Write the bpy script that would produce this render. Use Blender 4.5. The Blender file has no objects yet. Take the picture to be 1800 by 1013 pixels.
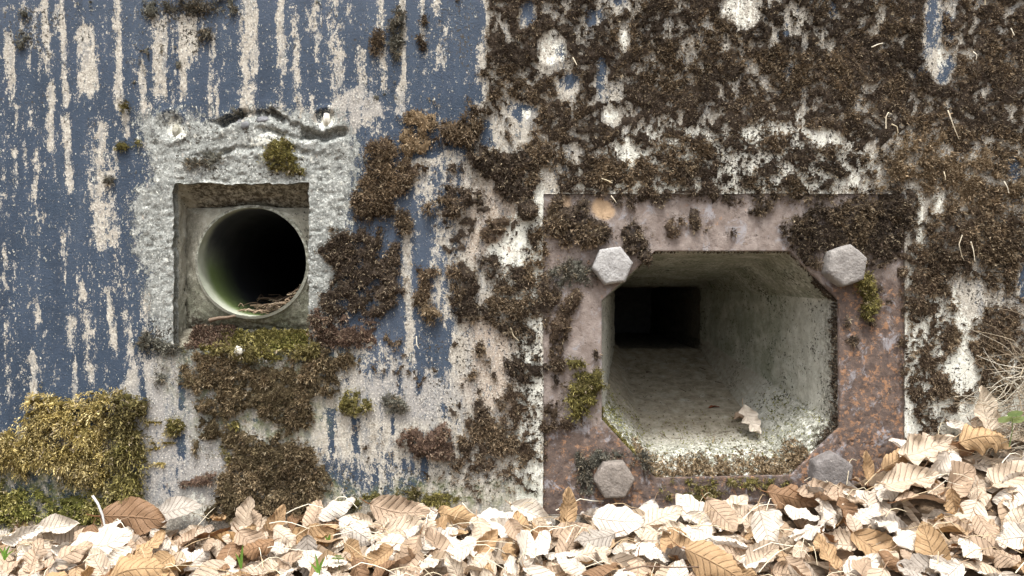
import bpy, bmesh, math, random
import numpy as np
from mathutils import Vector, Matrix, Euler

# ------------------------------------------------------------------ camera, sky, sun, exposure
scene = bpy.context.scene
CAM_D, Z0 = 1.5, 0.45          # camera distance from the wall, camera height
cam = bpy.data.cameras.new('camera'); cam_ob = bpy.data.objects.new('camera', cam)
scene.collection.objects.link(cam_ob)
cam_ob.location = (0, -CAM_D, Z0); cam_ob.rotation_euler = (math.radians(90), 0, 0)
cam.sensor_width = 36; cam.lens = 30; cam.clip_start = 0.02; cam.clip_end = 300
scene.camera = cam_ob

SUN_EL, SUN_AZ = 66, 2        # degrees; azimuth measured from straight behind the camera towards the left
world = bpy.data.worlds.new('World'); scene.world = world; world.use_nodes = True
wn = world.node_tree.nodes; wl = world.node_tree.links
bg = wn['Background']; bg.inputs['Strength'].default_value = 0.115
sky = wn.new('ShaderNodeTexSky'); sky.sky_type = 'NISHITA'; sky.sun_disc = False
sky.sun_elevation = math.radians(SUN_EL); sky.sun_rotation = math.radians(180 + SUN_AZ)
sky.air_density = 1.0; sky.dust_density = 6.0; sky.ozone_density = 0.6
hs = wn.new('ShaderNodeHueSaturation'); hs.inputs['Saturation'].default_value = 0.35
wl.new(sky.outputs[0], hs.inputs['Color']); wl.new(hs.outputs[0], bg.inputs['Color'])

sun = bpy.data.lights.new('sun', 'SUN'); sun.energy = 1.5; sun.angle = math.radians(11); sun.color = (1, .97, .93)
sun_ob = bpy.data.objects.new('sun', sun); scene.collection.objects.link(sun_ob)
e, a = math.radians(SUN_EL), math.radians(SUN_AZ)
to_sun = Vector((-math.sin(a) * math.cos(e), -math.cos(a) * math.cos(e), math.sin(e)))
sun_ob.rotation_euler = to_sun.to_track_quat('Z', 'Y').to_euler(); sun_ob.location = to_sun * 6

vs = scene.view_settings; vs.view_transform = 'Standard'; vs.look = 'None'; vs.gamma = 1; vs.exposure = 1.5
vs.use_curve_mapping = False

# ------------------------------------------------------------------ helpers
col = scene.collection
rng = np.random.default_rng(7); random.seed(7)
def X(px): return (px - 900) / 1000.0          # wall coordinates: millimetres from the top left of the view
def Z(py): return Z0 + (506 - py) / 1000.0

def tag(o, label=None, cat=None, group=None, kind=None):
    if label: o['label'] = label
    if cat: o['category'] = cat
    if group: o['group'] = group
    if kind: o['kind'] = kind
    return o
def link(name, me, mat=None, parent=None, smooth=True):
    o = bpy.data.objects.new(name, me); col.objects.link(o)
    if mat and not me.materials: me.materials.append(mat)
    if parent: o.parent = parent
    if smooth and len(me.polygons): me.polygons.foreach_set('use_smooth', np.ones(len(me.polygons), bool))
    return o
def empty(name, loc=(0, 0, 0)):
    o = bpy.data.objects.new(name, None); o.location = loc; o.empty_display_size = .05; col.objects.link(o); return o
def np_mesh(name, verts, quads, colors=None, floats=None):
    verts = np.asarray(verts, np.float32).reshape(-1, 3); quads = np.asarray(quads, np.int32).reshape(-1, 4)
    me = bpy.data.meshes.new(name)
    me.vertices.add(len(verts)); me.vertices.foreach_set('co', verts.ravel())
    nf = len(quads)
    me.loops.add(nf * 4); me.loops.foreach_set('vertex_index', quads.ravel())
    me.polygons.add(nf); me.polygons.foreach_set('loop_start', np.arange(nf, dtype=np.int32) * 4)
    me.polygons.foreach_set('loop_total', np.full(nf, 4, np.int32))
    if colors is not None:
        c = np.ones((len(verts), 4), np.float32); c[:, :3] = colors
        at = me.color_attributes.new('tint', 'FLOAT_COLOR', 'POINT'); at.data.foreach_set('color', c.ravel())
    for k, v in (floats or {}).items():
        at = me.attributes.new(k, 'FLOAT', 'POINT'); at.data.foreach_set('value', np.asarray(v, np.float32).ravel())
    me.update(calc_edges=True); me.validate()
    return me
def grid_quads(nu, nv, closed=False):
    """quads of a grid of nv rows by nu columns; closed wraps the columns"""
    i = np.arange(nu if closed else nu - 1); j = np.arange(nv - 1)
    I, J = np.meshgrid(i, j); I2 = (I + 1) % nu
    return np.stack([J * nu + I, J * nu + I2, (J + 1) * nu + I2, (J + 1) * nu + I], -1).reshape(-1, 4)

# ---- raster fields over the wall, 2 mm cells
RX0, RY0, RS = -300, -250, 2
RW, RH = 1200, 640
PX, PY = np.meshgrid(np.arange(RW) * RS + RX0, np.arange(RH) * RS + RY0)
PX = PX.astype(np.float32); PY = PY.astype(np.float32)
def vnoise(cx, cy, seed):
    r = np.random.default_rng(seed)
    gx, gy = int(RW * RS / cx) + 3, int(RH * RS / cy) + 3
    g = r.random((gy, gx)).astype(np.float32)
    fx = (PX[0] - RX0) / cx; fy = (PY[:, 0] - RY0) / cy
    ix = fx.astype(int); iy = fy.astype(int); tx = fx - ix; ty = fy - iy
    tx = tx * tx * (3 - 2 * tx); ty = ty * ty * (3 - 2 * ty)
    a = g[np.ix_(iy, ix)]; b = g[np.ix_(iy, ix + 1)]; c = g[np.ix_(iy + 1, ix)]; d = g[np.ix_(iy + 1, ix + 1)]
    tx = tx[None]; ty = ty[:, None]
    return (a * (1 - tx) + b * tx) * (1 - ty) + (c * (1 - tx) + d * tx) * ty
def fbm(cx, cy, seed, octs=4, gain=.55):
    s = np.zeros_like(PX); amp = 1; tot = 0
    for o in range(octs):
        k = .5 ** o
        if min(cx, cy) * k < 2.5: break
        s += amp * vnoise(cx * k, cy * k, seed + o * 101); tot += amp; amp *= gain
    return s / tot
def samp(F, px, py):
    ix = np.clip(np.round((np.asarray(px) - RX0) / RS).astype(int), 0, RW - 1)
    iy = np.clip(np.round((np.asarray(py) - RY0) / RS).astype(int), 0, RH - 1)
    return F[iy, ix]
def sstep(a, b, x):
    t = np.clip((x - a) / (b - a), 0, 1); return t * t * (3 - 2 * t)
WXn = (fbm(46, 46, 11, 4) - .5); WYn = (fbm(46, 46, 12, 4) - .5)
def blob(cx, cy, rx, ry, ang=0, warp=None):
    """1 at the centre, 0 on a ragged elliptical outline, negative outside"""
    w = min(rx, ry) * 1.0 if warp is None else warp
    w = min(w, 46)
    dx = PX - cx + WXn * w * 2; dy = PY - cy + WYn * w * 2
    c, s = math.cos(math.radians(ang)), math.sin(math.radians(ang))
    u = (dx * c + dy * s) / rx; v = (-dx * s + dy * c) / ry
    return 1 - np.sqrt(u * u + v * v)
def streak(x0, x1, y0, y1, w, soft=18):
    """a vertical run from (x0,y0) to (x1,y1), width w; field 0..1"""
    t = np.clip((PY - y0) / max(y1 - y0, 1), 0, 1)
    xc = x0 + (x1 - x0) * t + WXn * 9
    prof = sstep(w * .56 + 5, w * .16 - 2, np.abs(PX - xc))
    ends = sstep(y0 - soft, y0 + soft * .4, PY) * sstep(y1 + soft, y1 - soft * .4, PY)
    return prof * ends
def band(pts, px=None, py=None):
    """signed distance below a polyline given by increasing x (positive = below)"""
    xs = np.array([p[0] for p in pts], float); ys = np.array([p[1] for p in pts], float)
    yy = np.interp(PX[0], xs, ys)
    inside = sstep(xs[0] - 12, xs[0] + 12, PX) * sstep(xs[-1] + 12, xs[-1] - 12, PX) * (.25 + 1.0 * sstep(.36, .58, fbm(24, 60, 79, 3)))
    return PY - (yy[None] + (fbm(11, 11, 77, 3) - .5) * 12 + (fbm(60, 200, 78, 2) - .5) * 12), inside

# ------------------------------------------------------------------ procedural materials
class NT:
    def __init__(s, name):
        s.m = bpy.data.materials.new(name); s.m.use_nodes = True
        s.n = s.m.node_tree.nodes; s.l = s.m.node_tree.links
        s.b = s.n['Principled BSDF']; s.b.inputs['Roughness'].default_value = .9
        s.b.inputs['Specular IOR Level'].default_value = .25
        s.tc = s.n.new('ShaderNodeTexCoord')
    def new(s, t, **k):
        n = s.n.new(t)
        for a, v in k.items(): setattr(n, a, v)
        return n
    def put(s, sock, v):
        if isinstance(v, bpy.types.NodeSocket): s.l.new(v, sock)
        elif isinstance(v, (tuple, list)) and len(v) == 3 and sock.type == 'RGBA': sock.default_value = (*v, 1)
        else: sock.default_value = v
    def coord(s, scale=(1, 1, 1), kind='Object'):
        m = s.new('ShaderNodeMapping'); s.l.new(s.tc.outputs[kind], m.inputs[0]); m.inputs['Scale'].default_value = scale
        return m.outputs[0]
    def noise(s, scale, detail=4, rough=.6, stretch=(1, 1, 1), kind='Object', dist=0):
        n = s.new('ShaderNodeTexNoise'); s.l.new(s.coord(stretch, kind), n.inputs['Vector'])
        n.inputs['Scale'].default_value = scale; n.inputs['Detail'].default_value = detail
        n.inputs['Roughness'].default_value = rough; n.inputs['Distortion'].default_value = dist
        return n.outputs['Fac']
    def voro(s, scale, stretch=(1, 1, 1), feature='F1', out='Distance'):
        n = s.new('ShaderNodeTexVoronoi', feature=feature); s.l.new(s.coord(stretch), n.inputs['Vector'])
        n.inputs['Scale'].default_value = scale; return n.outputs[out]
    def math(s, op, a, b=0., c=0.):
        n = s.new('ShaderNodeMath', operation=op)
        s.put(n.inputs[0], a); s.put(n.inputs[1], b); s.put(n.inputs[2], c); return n.outputs[0]
    def step(s, lo, hi, x):
        n = s.new('ShaderNodeMapRange', interpolation_type='SMOOTHSTEP'); s.put(n.inputs['Value'], x)
        s.put(n.inputs['From Min'], lo); s.put(n.inputs['From Max'], hi); return n.outputs[0]
    def attr(s, name, out='Fac'):
        n = s.new('ShaderNodeAttribute'); n.attribute_name = name; return n.outputs[out]
    def mix(s, f, a, b, blend='MIX'):
        n = s.new('ShaderNodeMix', data_type='RGBA', blend_type=blend)
        s.put(n.inputs[0], f); s.put(n.inputs[6], a); s.put(n.inputs[7], b); return n.outputs[2]
    def ramp(s, f, stops):
        n = s.new('ShaderNodeValToRGB'); s.put(n.inputs[0], f); el = n.color_ramp.elements
        while len(el) < len(stops): el.new(.5)
        for q, (p, c) in zip(el, stops): q.position = p; q.color = (*c, 1)
        return n.outputs[0]
    def bump(s, h, strength=.5, dist=.002, prev=None):
        n = s.new('ShaderNodeBump'); s.put(n.inputs['Height'], h); n.inputs['Strength'].default_value = strength
        n.inputs['Distance'].default_value = dist
        if prev: s.l.new(prev, n.inputs['Normal'])
        return n.outputs[0]
    def done(s, color, normal=None, rough=None):
        s.put(s.b.inputs['Base Color'], color)
        if normal: s.l.new(normal, s.b.inputs['Normal'])
        if rough is not None: s.put(s.b.inputs['Roughness'], rough)
        return s.m

def mat_wall():
    t = NT('painted_concrete')
    n_break = t.noise(115, 6, .75, (1, 1, .55)); n_fine = t.noise(330, 3, .7); n_big = t.noise(9, 4, .6); n_mid = t.noise(45, 5, .65)
    jit = t.math('MULTIPLY', t.math('SUBTRACT', n_break, .5), 3.6)
    jit2 = t.math('MULTIPLY', t.math('SUBTRACT', n_fine, .5), 1.5)
    j = t.math('ADD', jit, jit2)
    pm = t.step(.37, .63, t.math('ADD', t.attr('paint'), j))
    lm = t.step(.42, .58, t.math('ADD', t.attr('lime'), j))
    rm = t.step(.38, .62, t.math('ADD', t.attr('render'), t.math('MULTIPLY', j, 1.)))
    # bare concrete: warm beige paste with pale and dark grains
    beige = t.ramp(t.noise(75, 6, .75), [(.28, (.22, .202, .168)), (.5, (.37, .345, .295)), (.72, (.52, .495, .435))])
    beige = t.mix(t.math('MULTIPLY', t.attr('pink'), .6), beige, (.37, .29, .225))
    beige = t.mix(t.math('MULTIPLY', t.attr('grey'), .75), beige, (.255, .25, .245))
    beige = t.mix(t.math('MULTIPLY', t.step(.5, .62, t.noise(48, 5, .7, (1, 1, .4))), .5), beige, (.17, .185, .20))
    grain = t.noise(300, 3, .7)
    beige = t.mix(t.step(.56, .64, grain), beige, (.60, .57, .49))
    beige = t.mix(t.math('MULTIPLY', t.step(.42, .34, grain), .75), beige, (.12, .11, .095))
    grey = t.ramp(t.noise(70, 6, .7), [(.30, (.095, .10, .09)), (.48, (.225, .237, .222)), (.72, (.42, .435, .405))])
    grey = t.mix(t.step(.57, .66, grain), grey, (.58, .59, .55))
    grey = t.mix(t.step(.43, .34, grain), grey, (.085, .088, .078))
    lime = t.ramp(t.noise(120, 5, .7), [(.3, (.44, .44, .37)), (.6, (.72, .72, .65))])
    # paint: dusty slate blue, streaked downwards
    nv = t.noise(22, 5, .65, (1, 1, .12))
    blue = t.ramp(nv, [(.25, (.019, .030, .049)), (.55, (.030, .047, .073)), (.8, (.060, .080, .110))])
    blue = t.mix(t.step(.3, .75, n_big), blue, t.mix(.5, blue, (.046, .066, .102)))
    blue = t.mix(t.math('MULTIPLY', t.attr('chalk'), .55), blue, (.115, .14, .185))
    chip = t.math('ADD', t.noise(210, 4, .75, (1, 1, .6)), t.math('MULTIPLY', t.math('SUBTRACT', nv, .5), .35))
    blue = t.mix(t.step(.68, .72, chip), blue, (.40, .375, .31))
    c = t.mix(pm, beige, blue)
    c = t.mix(rm, c, grey); c = t.mix(lm, c, lime)
    # dark lichen specks and dirt
    sp = t.math('ADD', t.noise(190, 3, .65), t.math('MULTIPLY', t.math('SUBTRACT', t.noise(30, 3, .6), .5), .35))
    c = t.mix(t.step(.0, .06, t.math('SUBTRACT', sp, t.math('SUBTRACT', .70, t.math('MULTIPLY', t.attr('dirt_dark'), .24)))), c, (.045, .04, .032))
    c = t.mix(t.math('MULTIPLY', t.attr('algae'), t.step(.35, .7, t.noise(60, 4, .6))), c, (.10, .12, .045))
    rough_h = t.math('ADD', t.math('MULTIPLY', n_fine, .6), t.math('MULTIPLY', n_break, .8))
    rough_h = t.math('SUBTRACT', rough_h, t.math('MULTIPLY', pm, .12))
    nrm = t.bump(t.math('ADD', rough_h, t.math('MULTIPLY', rm, t.noise(140, 6, .75))), .85, .003)
    return t.done(c, nrm, t.math('SUBTRACT', .93, t.math('MULTIPLY', pm, .25)))

def mat_concrete(name, stops, speck=.2, alg=(.14, .17, .105), scale=60):
    t = NT(name)
    c = t.ramp(t.noise(scale, 6, .7), stops)
    g = t.noise(420, 3, .65)
    c = t.mix(t.step(.63, .72, g), c, t.mix(.5, c, (.75, .74, .68)))
    s = t.math('ADD', t.noise(170, 4, .7), t.math('MULTIPLY', t.math('SUBTRACT', t.noise(14, 3, .6), .5), .5))
    c = t.mix(t.step(.70 - speck * .3, .76 - speck * .3, s), c, (.05, .048, .038))
    c = t.mix(t.math('MULTIPLY', t.attr('algae'), t.step(.25, .65, t.noise(18, 4, .6))), c, alg)
    c = t.mix(t.math('MULTIPLY', t.attr('soil'), t.step(.12, .5, t.noise(35, 5, .65))), c, t.ramp(t.noise(48, 7, .75), [(.32, (.15, .125, .085)), (.5, (.29, .255, .19)), (.68, (.41, .375, .30))]))
    c = t.mix(t.math('MULTIPLY', t.attr('dirt_dark'), t.step(.36, .60, t.noise(130, 5, .75))), c, (.058, .050, .036))
    c = t.mix(t.step(.45, .62, t.math('ADD', t.math('MULTIPLY', t.attr('limy'), .45), t.math('MULTIPLY', t.math('SUBTRACT', t.noise(95, 6, .75), .5), 1.5))), c, (.62, .62, .55))
    return t.done(c, t.bump(t.math('ADD', g, t.noise(90, 5, .7)), .6, .003))

def mat_rust():
    t = NT('rusted_steel')
    c = t.ramp(t.noise(40, 7, .75), [(.28, (.120, .092, .078)), (.5, (.205, .170, .150)), (.72, (.33, .288, .262))])
    dk = t.ramp(t.noise(90, 5, .7), [(.3, (.060, .046, .042)), (.6, (.122, .090, .074)), (.8, (.20, .145, .115))])
    c = t.mix(t.step(.35, .65, t.math('ADD', t.attr('dark'), t.math('MULTIPLY', t.math('SUBTRACT', t.noise(40, 5, .7), .5), 1.2))), c, dk)
    c = t.mix(t.math('MULTIPLY', t.step(.58, .70, t.math('ADD', t.noise(110, 6, .75), t.math('MULTIPLY', t.math('SUBTRACT', t.attr('dark'), .35), .12))), .85), c, (.30, .165, .09))
    c = t.mix(t.math('MULTIPLY', t.step(.53, .64, t.noise(34, 6, .75, (1, 1, .8), dist=.6)), .8), c, (.27, .265, .28))
    c = t.mix(t.step(.60, .70, t.noise(170, 5, .75)), c, (.05, .040, .036))
    c = t.mix(t.attr('lime'), c, (.42, .30, .19))
    return t.done(c, t.bump(t.math('ADD', t.noise(140, 6, .75), t.math('MULTIPLY', t.step(.52, .7, t.noise(70, 5, .7)), -.7)), .7, .003), .82)

def mat_tint(name, rough=.9, spec=.15, translucent=0.):
    t = NT(name); c = t.attr('tint', 'Color')
    t.b.inputs['Specular IOR Level'].default_value = spec
    m = t.done(t.mix(t.math('MULTIPLY', t.noise(300, 2), .4), c, (.5, .45, .38), 'MULTIPLY') if False else c, None, rough)
    if translucent:
        tr = t.new('ShaderNodeBsdfTranslucent'); t.l.new(c, tr.inputs['Color'])
        mx = t.new('ShaderNodeMixShader'); mx.inputs[0].default_value = translucent
        t.l.new(t.b.outputs[0], mx.inputs[1]); t.l.new(tr.outputs[0], mx.inputs[2])
        t.l.new(mx.outputs[0], t.n['Material Output'].inputs[0])
    return m

def mat_leaf(name, light, dark, under, tint=False):
    t = NT(name)
    uv = t.new('ShaderNodeUVMap'); sx = t.new('ShaderNodeSeparateXYZ'); t.l.new(uv.outputs[0], sx.inputs[0])
    u, v = sx.outputs[0], t.math('ABSOLUTE', t.math('SUBTRACT', sx.outputs[1], .5))
    oi = t.new('ShaderNodeObjectInfo')
    ph = t.math('FRACT', t.math('SUBTRACT', t.math('MULTIPLY', u, 9.), t.math('MULTIPLY', v, 3.4)))
    vein = t.step(.13, .0, t.math('ABSOLUTE', t.math('SUBTRACT', ph, .5)))
    mid = t.step(.035, .008, v)
    vein = t.math('MAXIMUM', vein, mid)
    pat = t.noise(2.2, 5, .7); pat2 = t.noise(9, 5, .75)
    f = t.math('ADD', t.math('MULTIPLY', pat, .9), t.math('MULTIPLY', t.math('SUBTRACT', oi.outputs['Random'], .5), .9))
    if tint:
        base = t.attr('tint', 'Color'); base = t.mix(t.math('MULTIPLY', pat2, .5), base, t.mix(.6, base, (.1, .05, .02)))
    else:
        base = t.mix(t.step(.2, .8, f), dark, light)
        base = t.mix(t.math('MULTIPLY', t.step(.3, .5, v), .45), base, t.mix(.5, dark, light))
    base = t.mix(t.math('MULTIPLY', vein, .42), base, t.mix(.5, base, (.20, .10, .045)))
    base = t.mix(t.step(.67, .72, t.noise(14, 3, .6)), base, (.16, .09, .045))
    geo = t.new('ShaderNodeNewGeometry')
    base = t.mix(t.math('MULTIPLY', geo.outputs['Backfacing'], .5), base, under)
    h = t.math('ADD', t.math('MULTIPLY', vein, -.8), t.math('MULTIPLY', pat2, .6))
    m = t.done(base, t.bump(h, .8, .003), .62)
    tr = t.new('ShaderNodeBsdfTranslucent'); t.l.new(base, tr.inputs['Color'])
    mx = t.new('ShaderNodeMixShader'); mx.inputs[0].default_value = .22
    t.l.new(t.b.outputs[0], mx.inputs[1]); t.l.new(tr.outputs[0], mx.inputs[2])
    t.l.new(mx.outputs[0], t.n['Material Output'].inputs[0])
    return m

def mat_bore():  # dark slate stands for shade deep in the bore; pale where light enters
    t = NT('shade_painted_bore'); c = t.ramp(t.noise(20, 5, .6), [(.3, (.030, .033, .040)), (.7, (.050, .053, .060))])
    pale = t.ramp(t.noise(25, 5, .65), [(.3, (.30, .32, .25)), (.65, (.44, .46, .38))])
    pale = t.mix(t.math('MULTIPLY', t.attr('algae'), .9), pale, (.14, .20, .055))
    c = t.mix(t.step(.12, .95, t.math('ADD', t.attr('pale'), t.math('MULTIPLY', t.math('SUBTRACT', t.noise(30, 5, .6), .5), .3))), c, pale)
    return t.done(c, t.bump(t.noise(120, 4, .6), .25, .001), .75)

def mat_soil():
    t = NT('leaf_mould')
    c = t.ramp(t.noise(28, 7, .7), [(.3, (.045, .032, .022)), (.5, (.12, .085, .055)), (.7, (.24, .18, .12))])
    return t.done(c, t.bump(t.noise(60, 6, .7), .8, .01))

M = dict(
    wall=mat_wall(), rust=mat_rust(), soil=mat_soil(),
    funnel=mat_concrete('embrasure_concrete', [(.25, (.30, .29, .24)), (.5, (.47, .47, .41)), (.75, (.66, .66, .60))], .40),
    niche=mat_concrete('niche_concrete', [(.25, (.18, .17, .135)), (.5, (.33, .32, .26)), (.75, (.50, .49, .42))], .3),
    pipe=mat_concrete('pipe_cement', [(.25, (.30, .31, .25)), (.6, (.44, .45, .38))], .05, (.13, .19, .06), 25),
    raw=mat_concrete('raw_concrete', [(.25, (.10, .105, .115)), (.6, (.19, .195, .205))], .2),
    moss=mat_tint('moss_shoots', .95, .1, .12), mound=mat_tint('moss_mat', 1., .05),
    straw=mat_tint('dry_straw', .7, .2, .1), green=mat_tint('green_leaf', .6, .3, .25),
    leaf_stuff=mat_leaf('litter_leaf', (0, 0, 0), (0, 0, 0), (.42, .32, .22), tint=True))

# ------------------------------------------------------------------ wall fields
# bare streaks washed out of the blue paint: x_top, x_bottom, y_top, y_bottom, width, strength
STREAKS = [
 (97,115,-200,185,13,1),(118,124,205,335,17,.95),(70,84,-200,130,10,.75),(88,92,150,265,14,.95),(130,152,45,160,0,0),
 (150,154,48,160,42,.95),(168,172,215,300,50,.62),(176,184,300,430,52,.86),(205,208,-200,190,19,.85),(216,220,190,240,14,.7),
 (282,284,30,175,36,1),(320,322,35,170,17,.95),(336,340,40,95,22,.7),(248,252,118,195,26,.75),(374,374,60,205,15,.7),
 (433,434,-200,200,30,.9),(14,22,60,190,15,.85),(25,26,200,245,9,.6),(27,30,262,330,10,.8),(47,47,262,300,9,.8),(67,68,262,300,9,.75),
 (54,58,182,225,15,.55),(62,62,312,345,11,.6),(98,100,290,335,8,.6),(110,115,412,490,7,.8),(142,146,500,524,12,.8),(60,66,527,563,14,.8),
 (125,126,560,612,15,.85),(188,206,512,620,13,.95),(150,152,548,602,12,.65),(55,56,630,715,14,.85),(15,14,640,690,10,.6),(132,134,632,712,8,.9),
 (96,96,650,680,9,.6),(153,160,625,668,11,.7),(4,14,430,470,7,.6),(5,24,480,560,4,.5),(8,8,560,640,8,.5),(64,70,360,400,9,.4),(75,78,375,392,10,.7),
 (220,228,480,540,14,.4),(255,258,520,600,22,.55),(225,230,545,620,20,.5),
 (446,448,-20,120,12,.8),(490,494,-200,118,15,.95),(495,498,118,205,9,.5),(520,526,20,200,13,.7),(552,555,-200,100,12,.9),(583,588,-200,92,28,.7),
 (592,596,90,180,24,.6),(634,636,88,185,16,.85),(666,668,-200,55,14,.8),(671,676,85,160,12,.8),(706,708,-200,200,15,.9),(742,742,-200,72,9,.7),
 (779,782,40,112,10,.6),(560,562,125,142,13,.7),(765,770,-5,22,16,.9),(613,613,12,42,7,.6),(545,548,20,60,8,.5),(515,516,-200,18,9,.6),
 (713,718,398,660,18,1),(740,740,288,338,28,1),(800,806,395,500,22,.7),(770,772,400,440,9,.6),(762,766,415,470,7,.5),(815,818,360,420,20,.7)]
# blue runs left on bare ground
RUNS = [(250,254,636,728,11,1),(317,320,648,718,9,1),(318,318,765,806,15,.9),(700,704,565,640,11,.9),(735,738,555,645,14,1),(774,776,565,662,15,1),
 (700,702,650,692,13,.8),(736,738,655,692,10,.9),(580,582,718,795,13,.95),(625,627,735,795,13,.95),(780,782,715,735,14,.7),(613,613,196,222,10,.9),
 (683,684,200,250,9,.9),(690,692,520,590,10,.9),(296,297,30,180,7,.9),(258,259,838,862,9,.5),(288,288,838,856,6,.6),(393,393,852,905,18,.8),(688,692,735,760,8,.6),(300,304,862,872,14,.6)]

paint = np.where(PX < 700, 1., 0.).astype(np.float32)
def poly_mask(pts, soft=10, warp=16):
    """soft inside mask of a polygon (even-odd) with warped edges"""
    x = PX + WXn * warp * 2; y = PY + WYn * warp * 2
    ins = np.zeros(PX.shape, bool); dist = np.full(PX.shape, 1e9, np.float32)
    n = len(pts)
    for i in range(n):
        (ax, ay), (bx, by) = pts[i], pts[(i + 1) % n]
        if ay != by:
            cond = ((ay > y) != (by > y)) & (x < (bx - ax) * (y - ay) / (by - ay) + ax); ins ^= cond
        ex, ey = bx - ax, by - ay; L = ex * ex + ey * ey + 1e-6
        tt = np.clip(((x - ax) * ex + (y - ay) * ey) / L, 0, 1)
        dist = np.minimum(dist, np.hypot(x - ax - tt * ex, y - ay - tt * ey))
    return sstep(-soft, soft, np.where(ins, dist, -dist))
paint = poly_mask([(-900,-400),(830,-400),(840,90),(835,200),(850,235),(830,300),(815,330),(795,400),(820,500),(800,560),(790,640),(700,660),(640,640),(600,640),(330,620),
                   (235,640),(190,700),(190,760),(-900,760)], 8, 8)
lowblue = poly_mask([(580,790),(740,790),(755,840),(740,862),(590,868)], 12, 26) * .8
paint = np.maximum(paint, lowblue)
paint = np.maximum(paint, poly_mask([(200,690),(0,760),(0,960),(120,960)], 20, 20) * .45)
diag = poly_mask([(610,640),(680,575),(700,590),(690,640),(650,660),(610,680)], 8, 8) * .85
paint = np.maximum(paint, diag)
for (x, y, rx, ry) in [(832,45,16,60),(925,22,16,26),(1045,28,14,16),(1056,128,12,36),(1000,145,14,16),(845,160,13,24),(922,195,26,14),(856,240,14,22),
                       (1092,0,12,10),(1638,40,22,50),(1668,40,12,26),(1662,122,20,20),(1620,130,14,12),(1785,292,16,24),(1782,340,11,22),(1797,505,12,36),(1465,15,9,12),(1375,60,10,8),
                       (1380,130,14,14),(985,90,10,16),(640,650,30,20),(590,655,20,25),(425,740,26,16),(60,870,16,12)]:
    paint = np.maximum(paint, sstep(-.25, .6, blob(x, y, rx * 1.1, ry * 1.15)) * .82)
str_f = np.zeros_like(PX)
for s in STREAKS:
    if s[5]: str_f = np.maximum(str_f, streak(*s[:5]) * s[5])
for k in range(70):      # minor streaks that the long ones leave between them
    r_ = random.random
    x = r_() * 1100 - 300; y = r_() * 800 - 230; l = 15 + 80 * r_() ** 2
    str_f = np.maximum(str_f, streak(x, x + 3, y, y + l, 3 + 6 * r_(), 14) * (.25 + .4 * r_()))
paint = paint - str_f * .98
# bare blots
for (x, y, rx, ry, s) in [(860,370,55,70,1.2),(870,530,40,80,1),(625,205,58,42,1),(750,305,30,30,.5),(800,290,50,24,.8),(840,600,60,60,1),(310,745,130,130,1.1),(690,760,120,60,.8),
                          (330,60,30,60,.35),(55,60,60,70,.3),(700,700,120,40,1)]:
    paint -= sstep(-.15, .35, blob(x, y, rx, ry)) * s
for (x, y, rx, ry) in [(690, 690, 130, 70), (650, 800, 110, 80), (800, 480, 60, 130), (770, 330, 60, 60), (640, 640, 90, 50)]:
    w_ = sstep(-.2, .4, blob(x, y, rx, ry)) * .7; paint = paint * (1 - w_) + w_ * (.36 + .5 * (fbm(26, 60, 33, 3) - .5))
for s in RUNS: paint = np.maximum(paint, streak(*s[:5], soft=8) * s[5])
paint = np.clip(paint, 0, 1)
# rain streak bias so that the paint breaks up along vertical lines
paint = np.clip(.5 + (paint - .5) * .92 + (fbm(9, 60, 31, 3) - .5) * .80 + (fbm(7, 14, 32, 2) - .5) * .35 + .03, .10, 1.02)

render = poly_mask([(250,205),(330,195),(400,205),(480,190),(600,205),(620,260),(628,330),(610,430),(560,620),(330,640),(270,600),(255,480),(238,400),(232,345),(270,320),(262,270)], 34, 22)
lime = np.zeros_like(PX)
lime = np.maximum(lime, streak(932, 930, 285, 910, 52, 20) * 1.15)
lime = np.maximum(lime, streak(950, 950, 270, 500, 14, 10) * .95)
lime = np.maximum(lime, streak(1606, 1600, 440, 560, 14, 20) * .8)
lime = np.maximum(lime, streak(1604, 1608, 540, 790, 40, 30) * 1.1)
lime = np.maximum(lime, poly_mask([(1592,520),(1680,520),(1720,600),(1800,640),(1800,760),(1592,790)], 24, 22) * .9)
lime = np.maximum(lime, streak(1616, 1616, 345, 425, 16, 14) * .9)
lime = np.maximum(lime, poly_mask([(1000,330),(1090,235),(1180,215),(1480,215),(1520,250),(1560,300),(1480,338),(960,345)], 20, 22) * .62)
for (x, y, rx, ry, s) in [(890,440,38,34,1.2),(905,520,40,60,.75),(930,850,34,60,1.1),(1640,640,60,110,.85),(1125,258,32,34,.72),(965,92,40,42,.5),(1290,20,36,30,.5),(1100,66,14,26,.6),(1450,236,32,24,.8),(1190,333,36,9,1),(1395,330,14,8,1),(1310,236,16,12,.9),
                          (1690,690,70,60,.7),(1650,350,16,30,.6),(925,510,20,36,.8),(470,248,40,14,.6),(315,228,22,22,.8),(570,215,20,16,.8),(1655,100,14,30,.5),(1075,200,14,24,.6),(930,200,12,14,.7),(350,890,34,26,.55),(455,595,30,12,.8),(1710,600,30,60,.5)]:
    lime = np.maximum(lime, sstep(-.15, .5, blob(x, y, rx, ry)) * s)
pink = np.maximum(sstep(-.2, .6, blob(860, 390, 70, 90)), sstep(-.2, .6, blob(870, 640, 70, 110)))
grey = np.maximum(sstep(-.2, .5, blob(300, 760, 150, 160)), sstep(-.2, .6, blob(730, 690, 110, 60)))
grey = np.maximum(grey, sstep(-.2, .6, blob(640, 200, 80, 50)) * .8)
chalk = sstep(200, -200, PY) * .5 + sstep(-.2, .6, blob(720, 450, 160, 180)) * .35 + sstep(-.2, .5, blob(650, 620, 100, 60)) * .5
dirt_dark = np.full_like(PX, .12)
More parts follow.
